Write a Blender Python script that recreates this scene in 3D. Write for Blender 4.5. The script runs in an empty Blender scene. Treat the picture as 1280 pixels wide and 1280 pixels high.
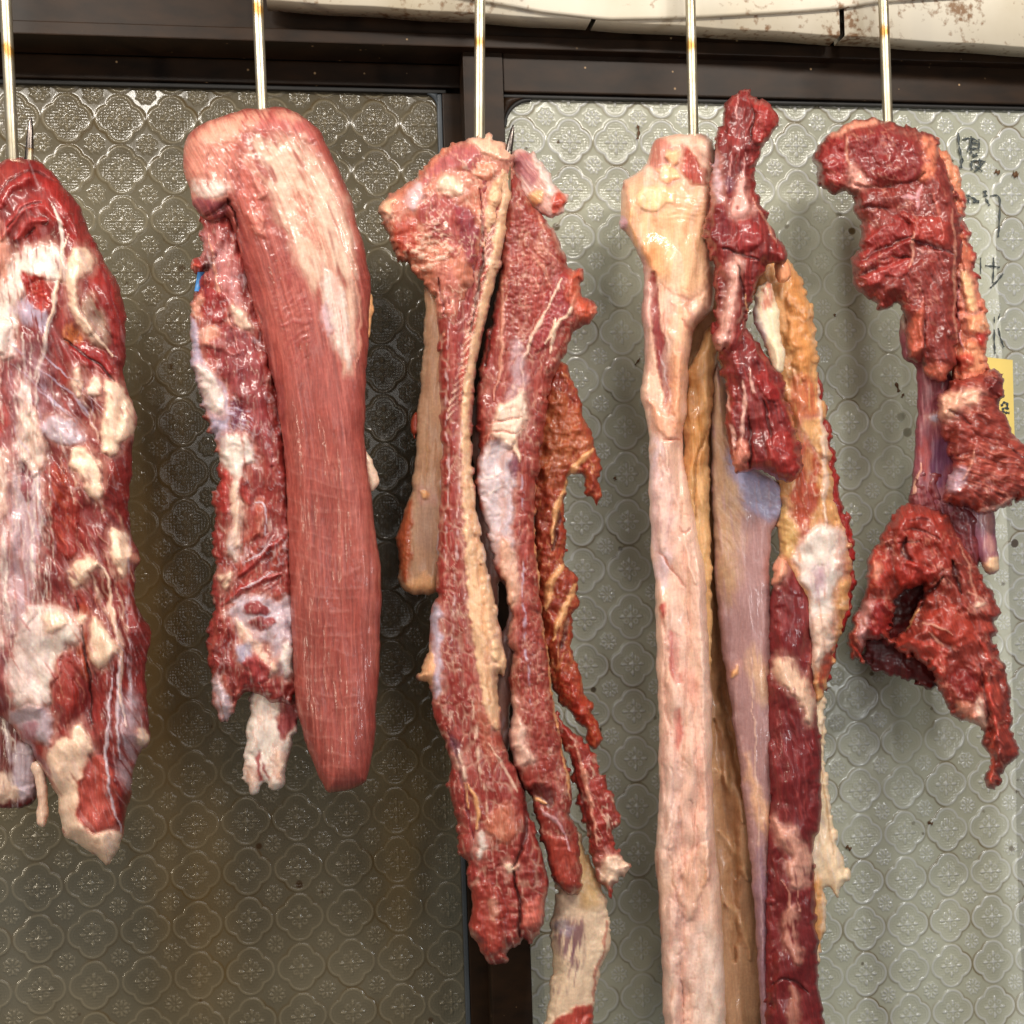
import bpy, math
import numpy as np
from mathutils import Matrix, Vector

# ------------------------------------------------------------------ camera, light
SC = bpy.context.scene
COL = SC.collection
PX = 1280.0
LENS = 42.0
F = PX * LENS / 36.0                      # focal length in photo pixels
ROLL = math.radians(1.8)
CAM = np.array([0.0, 0.0, 1.55])
R_ = np.array([math.cos(ROLL), 0, -math.sin(ROLL)])   # picture right
D_ = np.array([-math.sin(ROLL), 0, -math.cos(ROLL)])  # picture down
N_ = np.array([0.0, 1.0, 0.0])                        # view direction
cd = bpy.data.cameras.new('camera')
cam = bpy.data.objects.new('camera', cd)
COL.objects.link(cam)
cd.lens, cd.sensor_width, cd.clip_start, cd.clip_end = LENS, 36, .02, 60
m = Matrix.Identity(4)
for i in range(3):
    m[i][0], m[i][1], m[i][2], m[i][3] = R_[i], -D_[i], -N_[i], CAM[i]
cam.matrix_world = m
SC.camera = cam

w = bpy.data.worlds.new('World')
SC.world = w
w.use_nodes = True
w.node_tree.nodes['Background'].inputs[0].default_value = (.95, .95, .93, 1)
w.node_tree.nodes['Background'].inputs[1].default_value = .115

def area(name, loc, target, sx, sy, power, col):
    l = bpy.data.lights.new(name, 'AREA')
    l.shape, l.size, l.size_y, l.energy, l.color = 'RECTANGLE', sx, sy, power, col
    o = bpy.data.objects.new(name, l)
    COL.objects.link(o)
    o.location = loc
    o.rotation_euler = (Vector(target) - Vector(loc)).to_track_quat('-Z', 'Y').to_euler()
    return o
area('unseen_lamp', (-.62, .32, 2.36), (-.10, 1.08, 1.35), .9, .07, 14, (1, .94, .85))  # overhead stall tubes, this one and the next
area('unseen_lamp', (.62, .27, 2.42), (.20, 1.08, 1.35), .9, .07, 15.5, (1, .94, .85))
area('unseen_lamp', (-1.05, .05, 1.35), (.1, 1.15, 1.3), .06, .6, 5, (1, .86, .66))  # low side strip added for glints, no such lamp known
area('unseen_lamp', (1.0, .0, 1.30), (.1, 1.15, 1.3), .06, .6, 4, (.96, .98, 1))  # second added side strip, unseen, for sparkle on the glass relief
area('front_fill_light', (.25, -1.0, 1.75), (0, 1.05, 1.45), 1.1, .7, 5.5, (1, .96, .91))  # unseen fill added from the front, no known source
SC.view_settings.view_transform = 'Standard'
SC.view_settings.look = 'None'
SC.view_settings.exposure = 0
SC.view_settings.gamma = 1

# ------------------------------------------------------------------ helpers
def W(px, py, dep):
    """photo pixel at a depth in metres -> world point (arrays allowed)"""
    px, py, dep = np.broadcast_arrays(np.asarray(px, float), np.asarray(py, float), np.asarray(dep, float))
    a, b = (px - 640) / F * dep, (py - 640) / F * dep
    return CAM + a[..., None] * R_ + b[..., None] * D_ + dep[..., None] * N_

def lin(c):
    c = np.asarray(c, float) / 255
    return np.where(c <= .04045, c / 12.92, ((c + .055) / 1.055) ** 2.4)

def sm(a, b, x):
    t = np.clip((x - a) / (b - a), 0, 1)
    return t * t * (3 - 2 * t)

def _h(ix, iy, s):
    n = (ix.astype(np.int64) * 374761393 + iy.astype(np.int64) * 668265263 + s * 974711) & 0xFFFFFFFF
    n = ((n ^ (n >> 13)) * 1274126177) & 0xFFFFFFFF
    n = ((n ^ (n >> 15)) * 2246822519) & 0xFFFFFFFF
    return ((n ^ (n >> 16)) & 0xFFFFFF) / float(0x1000000)

def noise(x, y, s=0):
    xi, yi = np.floor(x), np.floor(y)
    fx, fy = x - xi, y - yi
    u, v = fx * fx * fx * (fx * (fx * 6 - 15) + 10), fy * fy * fy * (fy * (fy * 6 - 15) + 10)
    def g(i, j):
        a = _h(xi + i, yi + j, s) * 6.2832
        return np.cos(a) * (fx - i) + np.sin(a) * (fy - j)
    a = g(0, 0) * (1 - u) + g(1, 0) * u
    b = g(0, 1) * (1 - u) + g(1, 1) * u
    return (a * (1 - v) + b * v) * 1.5

def fbm(x, y, s=0, o=4, gain=.5):
    r, a, t = 0, 1, 0
    for i in range(o):
        r = r + a * noise(x * 2 ** i + 17.3 * i, y * 2 ** i - 9.1 * i, s + i)
        t += a
        a *= gain
    return r / t * 1.4

def worley(x, y, s=0):
    xi, yi = np.floor(x), np.floor(y)
    f1, f2 = np.full(x.shape, 9.), np.full(x.shape, 9.)
    for i in (-1, 0, 1):
        for j in (-1, 0, 1):
            d = np.hypot(xi + i + _h(xi + i, yi + j, s) - x, yi + j + _h(xi + i, yi + j, s + 7) - y)
            f2 = np.minimum(f2, np.maximum(f1, d))
            f1 = np.minimum(f1, d)
    return f1, f2

def pts(t):
    return np.array([[float(v) for v in p.split(',')] for p in t.split()])

def chaikin(p, n=1, closed=True):
    for _ in range(n):
        q = np.roll(p, -1, 0)
        a, b = p * .75 + q * .25, p * .25 + q * .75
        if closed:
            p = np.stack([a, b], 1).reshape(-1, 2)
        else:
            p = np.concatenate([p[:1], np.stack([a, b], 1)[:-1].reshape(-1, 2), p[-1:]])
    return p

def sdf(p, X, Y):
    """signed distance to a closed polygon, positive inside"""
    d = np.full(X.shape, 1e12)
    ins = np.zeros(X.shape, bool)
    for (ax, ay), (bx, by) in zip(p, np.roll(p, -1, 0)):
        ex, ey = bx - ax, by - ay
        t = np.clip(((X - ax) * ex + (Y - ay) * ey) / (ex * ex + ey * ey + 1e-9), 0, 1)
        d = np.minimum(d, (X - ax - t * ex) ** 2 + (Y - ay - t * ey) ** 2)
        if ay != by:
            ins ^= ((ay > Y) != (by > Y)) & (X < ex * (Y - ay) / ey + ax)
    d = np.sqrt(d)
    return np.where(ins, d, -d)

def polyline(p, X, Y):
    """distance, position along (px), signed side to an open polyline"""
    d, al, sd = np.full(X.shape, 1e12), np.zeros(X.shape), np.zeros(X.shape)
    L = 0
    for (ax, ay), (bx, by) in zip(p[:-1], p[1:]):
        ex, ey = bx - ax, by - ay
        ln = math.hypot(ex, ey) + 1e-9
        t = np.clip(((X - ax) * ex + (Y - ay) * ey) / ln ** 2, 0, 1)
        q = np.hypot(X - ax - t * ex, Y - ay - t * ey)
        k = q < d
        d = np.where(k, q, d)
        al = np.where(k, L + t * ln, al)
        sd = np.where(k, np.sign((X - ax) * ey - (Y - ay) * ex) * q, sd)
        L += ln
    return d, al, sd, L

def link(name, me, parent=None, mat=None):
    o = bpy.data.objects.new(name, me)
    COL.objects.link(o)
    if mat:
        me.materials.append(mat)
    if parent is not None:
        o.parent = parent
    return o

def thing(name, label, cat, loc=(0, 0, 0), group=None):
    o = bpy.data.objects.new(name, None)
    COL.objects.link(o)
    o.empty_display_size = .05
    o.location = loc
    o['label'], o['category'] = label, cat
    if group:
        o['group'] = group
    return o

def tag(o, label, cat, group=None):
    o['label'], o['category'] = label, cat
    if group:
        o['group'] = group
    return o

def raw_mesh(name, co, quads, cols=None, smooth=True, fib=None):
    me = bpy.data.meshes.new(name)
    co = np.asarray(co, np.float32)
    quads = np.asarray(quads, np.int32)
    n = len(quads)
    me.vertices.add(len(co))
    me.vertices.foreach_set('co', co.ravel())
    me.loops.add(n * 4)
    me.loops.foreach_set('vertex_index', quads.ravel())
    me.polygons.add(n)
    me.polygons.foreach_set('loop_start', np.arange(0, n * 4, 4, dtype=np.int32))
    if smooth:
        me.polygons.foreach_set('use_smooth', np.ones(n, bool))
    me.update(calc_edges=True)
    if cols is not None:
        at = me.color_attributes.new('Col', 'FLOAT_COLOR', 'POINT')
        c = np.ones((len(co), 4), np.float32)
        c[:, :cols.shape[1]] = cols
        at.data.foreach_set('color', c.ravel())
    if fib is not None:
        fa = me.attributes.new('fib', 'FLOAT_VECTOR', 'POINT')
        fa.data.foreach_set('vector', np.asarray(fib, np.float32).ravel())
    return me

# ------------------------------------------------------------------ materials
def mat(name):
    mt = bpy.data.materials.new(name)
    mt.use_nodes = True
    nt = mt.node_tree
    b = nt.nodes['Principled BSDF']
    return mt, nt, b

def nd(nt, t, **k):
    n = nt.nodes.new('ShaderNode' + t)
    for a, v in k.items():
        if a in n.inputs:
            n.inputs[a].default_value = v
        else:
            setattr(n, a, v)
    return n

def ramp(nt, src, stops):
    r = nd(nt, 'ValToRGB')
    e = r.color_ramp.elements
    while len(e) < len(stops):
        e.new(.5)
    for i, (p, c) in enumerate(stops):
        e[i].position = p
        e[i].color = (*c, 1) if len(c) == 3 else c
    nt.links.new(src, r.inputs[0])
    return r

def meat_material():
    mt, nt, b = mat('wet_meat')
    L = nt.links.new
    tc = nd(nt, 'TexCoord')
    at = nd(nt, 'VertexColor', layer_name='Col')          # rgb = tissue colour, alpha = how lean
    fb = nd(nt, 'Attribute', attribute_name='fib')        # along / across the fibres
    n0 = nd(nt, 'TexNoise', Scale=1., Detail=3., Roughness=.6)
    L(fb.outputs['Vector'], n0.inputs['Vector'])
    n1 = nd(nt, 'TexNoise', Scale=380., Detail=3.)
    L(tc.outputs['Object'], n1.inputs['Vector'])
    r0 = ramp(nt, n0.outputs['Fac'], [(.3, (.74, .68, .68)), (.7, (1.2, 1.26, 1.24))])
    r1 = ramp(nt, n1.outputs['Fac'], [(.3, (.90, .88, .87)), (.7, (1.08, 1.08, 1.08))])
    m0 = nd(nt, 'MixRGB', blend_type='MULTIPLY')
    L(at.outputs['Alpha'], m0.inputs[0])
    L(at.outputs['Color'], m0.inputs[1])
    L(r0.outputs[0], m0.inputs[2])
    m1 = nd(nt, 'MixRGB', blend_type='MULTIPLY')
    m1.inputs[0].default_value = 1
    L(m0.outputs[0], m1.inputs[1])
    L(r1.outputs[0], m1.inputs[2])
    L(m1.outputs[0], b.inputs['Base Color'])
    n2 = nd(nt, 'TexNoise', Scale=90., Detail=4.)
    L(tc.outputs['Object'], n2.inputs['Vector'])
    r2 = ramp(nt, n2.outputs['Fac'], [(.3, (.34,) * 3), (.7, (.58,) * 3)])
    L(r2.outputs[0], b.inputs['Roughness'])
    ml = nd(nt, 'Math', operation='MULTIPLY')
    L(n0.outputs['Fac'], ml.inputs[0])
    L(at.outputs['Alpha'], ml.inputs[1])
    bp0 = nd(nt, 'Bump', Strength=.5, Distance=.0009)
    L(ml.outputs[0], bp0.inputs['Height'])
    n3 = nd(nt, 'TexNoise', Scale=700., Detail=3.)
    L(tc.outputs['Object'], n3.inputs['Vector'])
    bp = nd(nt, 'Bump', Strength=.12, Distance=.001)
    L(n3.outputs['Fac'], bp.inputs['Height'])
    L(bp0.outputs[0], bp.inputs['Normal'])
    L(bp.outputs[0], b.inputs['Normal'])
    # the wet film over it
    n4 = nd(nt, 'TexNoise', Scale=260., Detail=2.)
    L(tc.outputs['Object'], n4.inputs['Vector'])
    n5 = nd(nt, 'TexNoise', Scale=34., Detail=3.)
    L(tc.outputs['Object'], n5.inputs['Vector'])
    r5 = ramp(nt, n5.outputs['Fac'], [(.38, (.06,) * 3), (.62, (.6,) * 3)])
    L(r5.outputs[0], b.inputs['Coat Weight'])
    bc = nd(nt, 'Bump', Strength=.16, Distance=.0016)
    L(n4.outputs['Fac'], bc.inputs['Height'])
    L(bc.outputs[0], b.inputs['Coat Normal'])
    b.inputs['Coat Roughness'].default_value = .13
    b.inputs['Specular IOR Level'].default_value = .4
    b.inputs['Subsurface Weight'].default_value = .25
    b.inputs['Subsurface Radius'].default_value = (1, .35, .2)
    b.inputs['Subsurface Scale'].default_value = .005
    return mt
MEAT = meat_material()

def simple(name, col, rough=.5, metal=0., var=.15, scale=30., spec=.5, bump=0.):
    mt, nt, b = mat(name)
    L = nt.links.new
    tc = nd(nt, 'TexCoord')
    n = nd(nt, 'TexNoise', Scale=scale, Detail=5.)
    L(tc.outputs['Object'], n.inputs['Vector'])
    c = lin(col)
    r = ramp(nt, n.outputs['Fac'], [(.3, tuple(c * (1 - var))), (.7, tuple(np.minimum(c * (1 + var), 1)))])
    L(r.outputs[0], b.inputs['Base Color'])
    b.inputs['Roughness'].default_value = rough
    b.inputs['Metallic'].default_value = metal
    b.inputs['Specular IOR Level'].default_value = spec
    if bump:
        bp = nd(nt, 'Bump', Strength=bump, Distance=.002)
        L(n.outputs['Fac'], bp.inputs['Height'])
        L(bp.outputs[0], b.inputs['Normal'])
    return mt

# ------------------------------------------------------------------ the window
YAW = math.radians(9)
U_ = np.array([math.cos(YAW), math.sin(YAW), 0])       # along the window, right end farther off
V_ = np.array([0, 0, -1.0])                            # down
Q_ = np.array([math.sin(YAW), -math.cos(YAW), 0])      # out of the window, towards the stall
WO = W(600, 640, 1.17)                                 # on the front face of the near sash

def win(px, py, q=0.):
    """window coordinates (u, v) of the point seen at a pixel on the plane q metres proud of the sash face"""
    r = W(px, py, 1.0) - CAM
    o = WO + Q_ * q
    t = ((o - CAM) @ Q_) / (r @ Q_)
    p = CAM + r * t - o
    return float(p @ U_), float(p @ V_)

def wpt(u, v, q):
    u, v, q = np.broadcast_arrays(np.asarray(u, float), np.asarray(v, float), np.asarray(q, float))
    return WO + u[..., None] * U_ + v[..., None] * V_ + q[..., None] * Q_

def wdepth(px):
    u, v = win(px, 640)
    return float((wpt(u, v, 0) - CAM) @ N_)

def box(name, u0, u1, v0, v1, q0, q1, mt, parent=None, bev=.0012, col=None):
    """bevelled bar in window coordinates"""
    b = min(bev, abs(u1 - u0) / 3, abs(v1 - v0) / 3, abs(q1 - q0) / 3)
    us, vs, qs = (u0, u0 + b, u1 - b, u1), (v0, v0 + b, v1 - b, v1), (q0, q0 + b, q1 - b, q1)
    import bmesh
    bm = bmesh.new()
    c = wpt([u0, u1, u1, u0, u0, u1, u1, u0], [v0, v0, v1, v1, v0, v0, v1, v1], [q0] * 4 + [q1] * 4)
    vv = [bm.verts.new(p) for p in c]
    for f in ((0, 1, 2, 3), (4, 7, 6, 5), (0, 4, 5, 1), (1, 5, 6, 2), (2, 6, 7, 3), (3, 7, 4, 0)):
        bm.faces.new([vv[i] for i in f])
    bmesh.ops.recalc_face_normals(bm, faces=bm.faces)
    bmesh.ops.bevel(bm, geom=bm.edges[:], offset=b, segments=2, affect='EDGES', profile=.6)
    me = bpy.data.meshes.new(name)
    bm.to_mesh(me)
    bm.free()
    return link(name, me, parent, mt)

def alu_material():
    mt, nt, b = mat('brown_aluminium')
    L = nt.links.new
    tc = nd(nt, 'TexCoord')
    mp = nd(nt, 'Mapping')
    mp.inputs['Scale'].default_value = (3, 3, 7)
    L(tc.outputs['Object'], mp.inputs['Vector'])
    n = nd(nt, 'TexNoise', Scale=9., Detail=6.)
    L(mp.outputs[0], n.inputs['Vector'])
    r = ramp(nt, n.outputs['Fac'], [(.3, tuple(lin((27, 18, 11)))), (.7, tuple(lin((46, 30, 17))))])
    # pale specks of grime and a few scratches
    v = nd(nt, 'TexVoronoi', Scale=70.)
    L(tc.outputs['Object'], v.inputs['Vector'])
    n2 = nd(nt, 'TexNoise', Scale=14., Detail=2.)
    L(tc.outputs['Object'], n2.inputs['Vector'])
    r2 = ramp(nt, v.outputs['Distance'], [(.05, (1,) * 3), (.10, (0,) * 3)])
    r3 = ramp(nt, n2.outputs['Fac'], [(.50, (0,) * 3), (.56, (.9,) * 3)])
    mu = nd(nt, 'Math', operation='MULTIPLY')
    L(r2.outputs[0], mu.inputs[0])
    L(r3.outputs[0], mu.inputs[1])
    mx = nd(nt, 'MixRGB')
    L(mu.outputs[0], mx.inputs[0])
    L(r.outputs[0], mx.inputs[1])
    mx.inputs[2].default_value = (*lin((170, 140, 105)), 1)
    L(mx.outputs[0], b.inputs['Base Color'])
    b.inputs['Roughness'].default_value = .45
    b.inputs['Specular IOR Level'].default_value = .18
    return mt
ALU = alu_material()
RUB = simple('black_gasket', (22, 19, 17), .6)
GREYRUB = simple('grey_gasket', (70, 76, 82), .5)

def glass_material(name, base, dirt, clear):
    mt, nt, b = mat(name)
    L = nt.links.new
    tc = nd(nt, 'TexCoord')
    uv = nd(nt, 'UVMap', uv_map='UVMap')
    at = nd(nt, 'VertexColor', layer_name='Col')
    n = nd(nt, 'TexNoise', Scale=7., Detail=6.)
    L(tc.outputs['Object'], n.inputs['Vector'])
    c = lin(base)
    r = ramp(nt, n.outputs['Fac'], [(.3, tuple(c * .82)), (.7, tuple(c * 1.12))])
    # grease lying in the grooves of the pattern, brown specks
    n2 = nd(nt, 'TexNoise', Scale=24., Detail=4.)
    L(tc.outputs['Object'], n2.inputs['Vector'])
    r2 = ramp(nt, n2.outputs['Fac'], [(.42, (0,) * 3), (.66, (1,) * 3)])
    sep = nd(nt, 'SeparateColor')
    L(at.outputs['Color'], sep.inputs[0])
    mu = nd(nt, 'Math', operation='MULTIPLY')
    L(r2.outputs[0], mu.inputs[0])
    L(sep.outputs[1], mu.inputs[1])
    mx = nd(nt, 'MixRGB')
    L(mu.outputs[0], mx.inputs[0])
    L(r.outputs[0], mx.inputs[1])
    mx.inputs[2].default_value = (*lin(dirt), 1)
    v = nd(nt, 'TexVoronoi', Scale=38.)
    L(tc.outputs['Object'], v.inputs['Vector'])
    n3 = nd(nt, 'TexNoise', Scale=11., Detail=3.)
    L(tc.outputs['Object'], n3.inputs['Vector'])
    ad = nd(nt, 'Math', operation='ADD')
    L(v.outputs['Distance'], ad.inputs[0])
    L(n3.outputs['Fac'], ad.inputs[1])
    r4 = ramp(nt, ad.outputs[0], [(.46, (1,) * 3), (.52, (0,) * 3)])
    rf = ramp(nt, sep.outputs[2], [(.25, (0,) * 3), (1, (.72,) * 3)])  # paler ridges: highlights of the relief put into the base colour
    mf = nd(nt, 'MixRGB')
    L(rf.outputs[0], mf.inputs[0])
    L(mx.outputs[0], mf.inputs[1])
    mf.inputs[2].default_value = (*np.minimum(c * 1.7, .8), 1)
    mx2 = nd(nt, 'MixRGB')
    L(r4.outputs[0], mx2.inputs[0])
    L(mf.outputs[0], mx2.inputs[1])
    mx2.inputs[2].default_value = (*lin((80, 55, 30)), 1)
    L(mx2.outputs[0], b.inputs['Base Color'])
    b.inputs['Roughness'].default_value = .15
    b.inputs['Specular IOR Level'].default_value = .62
    # fine cross hatch pressed into the quatrefoils
    sx = nd(nt, 'SeparateXYZ')
    L(uv.outputs[0], sx.inputs[0])
    s = []
    for k in (0, 1):
        a = nd(nt, 'Math', operation='MULTIPLY')
        a.inputs[1].default_value = 6.2832 * 17
        L(sx.outputs[k], a.inputs[0])
        q = nd(nt, 'Math', operation='SINE')
        L(a.outputs[0], q.inputs[0])
        s.append(q)
    mm = nd(nt, 'Math', operation='ADD')
    L(s[0].outputs[0], mm.inputs[0])
    L(s[1].outputs[0], mm.inputs[1])
    mh = nd(nt, 'Math', operation='MULTIPLY')
    L(mm.outputs[0], mh.inputs[0])
    L(sep.outputs[0], mh.inputs[1])
    bp = nd(nt, 'Bump', Strength=.2, Distance=.0003)
    L(mh.outputs[0], bp.inputs['Height'])
    L(bp.outputs[0], b.inputs['Normal'])
    tr = nd(nt, 'BsdfTransparent')
    tr.inputs[0].default_value = (.96, .97, .93, 1)
    ms = nd(nt, 'MixShader')
    ms.inputs[0].default_value = clear
    L(b.outputs[0], ms.inputs[1])
    L(tr.outputs[0], ms.inputs[2])
    L(ms.outputs[0], nt.nodes['Material Output'].inputs['Surface'])
    return mt

def relief(a, b):
    """pressed flower pattern of the glass, one unit = one quatrefoil; returns height, hatch mask, groove mask"""
    x, y = a - np.round(a), b - np.round(b)
    X, Y = np.abs(x), np.abs(y)
    q = np.minimum(np.hypot(X - .205, Y) - .262, np.hypot(X, Y - .205) - .262)       # quatrefoil outline
    g = lambda d, wd: np.exp(-(d / wd) ** 2)
    h = 1.2 * g(q + .014, .026) + .5 * g(q + .08, .018)
    groove = g(q - .028, .02)
    r, th = np.hypot(x, y), np.arctan2(y, x)
    # four long petals with a waist, four scrolls between them, round heart
    for (px, py, ax, ay) in ((.185, 0, .075, .038), (0, .185, .038, .075)):
        e = ((X - px) / ax) ** 2 + ((Y - py) / ay) ** 2
        h = h + 1.5 * np.sqrt(np.clip(1 - e, 0, 1)) - .5 * g(np.sqrt(e) - 1.15, .25)
    h = h + 1.1 * g(np.hypot(X - .10, Y - .10) - .045, .017) * sm(-.02, .04, X + Y - .13)
    h = h + 1.0 * np.exp(-(((X - .07) / .04) ** 2 + (Y / .02) ** 2) ** 2) + 1.0 * np.exp(-(((Y - .07) / .04) ** 2 + (X / .02) ** 2) ** 2)
    h = h + 1.3 * np.exp(-((r / .034) ** 2) ** 2)
    # the small daisy between four quatrefoils
    x2, y2 = a - np.floor(a) - .5, b - np.floor(b) - .5
    r2, t2 = np.hypot(x2, y2), np.arctan2(y2, x2)
    k = np.abs(np.cos(4 * t2))
    h = h + 1.5 * sm(.5, .95, k) * sm(.04, .07, r2) * sm(.175, .13, r2)
    h = h + .8 * np.exp(-((r2 / .028) ** 2) ** 2)
    h = h + 1.4 * sm(.80, .98, np.abs(np.cos(4 * t2 + 1.5708))) * np.exp(-((r2 - .165) / .018) ** 2)
    hatch = sm(.03, -.01, q + .09)
    return h, hatch, groove

def pane(u0, u1, v0, v1, q, per, mt, parent, ou=0., ov=0., step=.00116, corner=None, amp=.0011):
    nu, nv = int((u1 - u0) / step), int((v1 - v0) / step)
    u, v = np.linspace(u0, u1, nu), np.linspace(v0, v1, nv)
    Ug, Vg = np.meshgrid(u, v)
    h, hatch, groove = relief((Ug - ou) / per, (Vg - ov) / per)
    wob = fbm(Ug * 9, Vg * 9, 31, 3) * .0011
    fade = .75 + .35 * fbm(Ug * 14, Vg * 14, 77, 3)
    co = wpt(Ug, Vg, q + h * amp * fade + wob).reshape(-1, 3)
    idx = np.arange(nu * nv).reshape(nv, nu)
    quads = np.stack([idx[:-1, :-1], idx[1:, :-1], idx[1:, 1:], idx[:-1, 1:]], -1).reshape(-1, 4)
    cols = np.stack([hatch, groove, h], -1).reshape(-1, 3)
    me = raw_mesh('pane', co, quads, cols)
    ul = me.uv_layers.new(name='UVMap')
    uvc = np.stack([(Ug - ou) / per, (Vg - ov) / per], -1).reshape(-1, 2)
    ul.data.foreach_set('uv', uvc[quads.ravel()].astype(np.float32).ravel())
    return link('pane', me, parent, mt)

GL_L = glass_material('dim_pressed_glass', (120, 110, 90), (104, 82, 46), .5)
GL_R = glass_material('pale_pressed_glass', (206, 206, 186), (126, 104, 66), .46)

def build_window():
    # depths: near sash face q=0, its glass q=-.012; far sash face q=-.045, its glass -.057; head frame in front
    t = thing('window_sash', 'nearer window sash with pale greenish flower patterned glass, right half of the view', 'window', tuple(wpt(0, 0, 0)))
    off = -np.array(t.location)
    def fix(o):
        o.location = off
        return o
    uL, uM = win(578, 66)[0], win(628, 66)[0]
    vtop = win(620, 62)[1]
    vgl = (win(640, 116)[1] + win(1270, 134)[1]) / 2
    ur = win(1345, 640)[0]
    vb = win(640, 1410)[1]
    fix(box('stile', uL, uM, vtop, vb, -.030, 0, ALU, t))
    fix(box('top_rail', uM + .0005, ur, vtop + .001, vgl - .0028, -.029, -.0015, ALU, t))
    fix(box('gasket', uM + .0004, ur, vgl - .0026, vgl + .0012, -.020, -.006, RUB, t))
    per = (win(750 + 29, 330, -.012)[0] - win(750 - 29, 330, -.012)[0])
    ou, ov = win(770, 178, -.012)
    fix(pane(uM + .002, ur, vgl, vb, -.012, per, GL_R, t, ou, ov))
    # rounded filler in the upper corner of the glass
    rr = win(666, 130)[0] - uM
    a = np.linspace(0, math.pi / 2, 14)
    for (r0, r1, q, mtx, nm) in ((rr, rr * .88, -.008, RUB, 'corner_bead'), (rr * 1.5, rr * 1.02, -.0068, ALU, 'corner_plate')):
        co, qd = [], []
        cu, cv = uM + rr, vgl + rr
        for i, x in enumerate(a):
            if nm == 'corner_plate':
                k = min(1 / max(abs(math.cos(x)), 1e-6), 1 / max(abs(math.sin(x)), 1e-6))
                ro = rr * k * .999
            else:
                ro = r0
            for (r_, q_) in ((ro, q), (r1 if nm == 'corner_bead' else rr * 1.0, q), (r1 if nm == 'corner_bead' else rr * 1.0, q - .006), (ro, q - .006)):
                co.append(wpt(cu - r_ * math.cos(x), cv - r_ * math.sin(x), q_))
        for i in range(len(a) - 1):
            for k in range(4):
                qd.append((i * 4 + k, i * 4 + (k + 1) % 4, i * 4 + 4 + (k + 1) % 4, i * 4 + 4 + k))
        fix(link(nm, raw_mesh(nm, co, qd, smooth=False), t, mtx))

    t2 = thing('window_sash', 'farther window sash with dark grey flower patterned glass, left half of the view', 'window', tuple(wpt(-.3, 0, -.045)))
    off2 = -np.array(t2.location)
    def fix2(o):
        o.location = off2
        return o
    q2 = -.040
    ul = win(-110, 640, q2)[0]
    uR = win(560, 400, q2)[0]
    vt2 = win(300, 40, q2)[1]
    vr0 = win(300, 74, q2)[1]
    vg2 = (win(30, 99, q2)[1] + win(540, 113, q2)[1]) / 2
    fix2(box('top_rail', ul, uL + .02, vr0, vg2 - .0026, q2 - .02, q2, ALU, t2))
    fix2(box('gasket', ul, uR + .006, vg2 - .0024, vg2 + .002, q2 - .018, q2 - .004, RUB, t2))
    fix2(box('stile', uR + .0015, uL + .03, vg2 + .0022, vb, q2 - .024, q2 - .002, ALU, t2))
    fix2(box('side_gasket', uR - .0035, uR + .0013, vg2 + .0022, vb, q2 - .018, q2 - .005, GREYRUB, t2))
    per2 = (win(250, 330, q2)[0] - win(250 - 65.5, 330, q2)[0])
    ou, ov = win(150, 149, q2 - .01)
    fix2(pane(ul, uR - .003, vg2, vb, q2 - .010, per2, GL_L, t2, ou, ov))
    rr = .016
    co, qd = [], []
    for i, x in enumerate(a):
        k = min(1 / max(abs(math.cos(x)), 1e-6), 1 / max(abs(math.sin(x)), 1e-6))
        for (r_, q_) in ((rr * k, q2 - .005), (rr, q2 - .005), (rr, q2 - .011), (rr * k, q2 - .011)):
            co.append(wpt(uR - .003 - rr + r_ * math.cos(x), vg2 + .001 + rr - r_ * math.sin(x), q_))
    for i in range(len(a) - 1):
        for k in range(4):
            qd.append((i * 4 + k, i * 4 + 4 + k, i * 4 + 4 + (k + 1) % 4, i * 4 + (k + 1) % 4))
    fix2(link('corner_plate', raw_mesh('corner_plate', co, qd, smooth=False), t2, GREYRUB))

    # head frame with its two tracks
    f = thing('window_head_frame', 'dark brown aluminium head frame running across above both sashes', 'window frame', tuple(wpt(0, vtop - .03, 0)))
    off3 = -np.array(f.location)
    def fix3(o):
        o.location = off3
        return o
    vh0 = win(700, -50, .01)[1]
    vh1 = (win(20, 37, .012)[1] + win(1000, 76, .012)[1]) / 2
    vmid = win(600, 42, .014)[1]
    fix3(box('front_track', ul, ur, vmid, vh1, -.034, .012, ALU, f))
    fix3(box('upper_channel', ul, ur, vh0, vmid - .0006, -.06, .006, ALU, f))
    fix3(box('track_recess', ul, ur, vmid, vr0 + .004, -.085, q2 - .022, RUB, f))
    return dict(ul=ul, ur=ur, vtop=vtop, vb=vb, vh0=vh0, uL=uL)
WIN = build_window()

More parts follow.
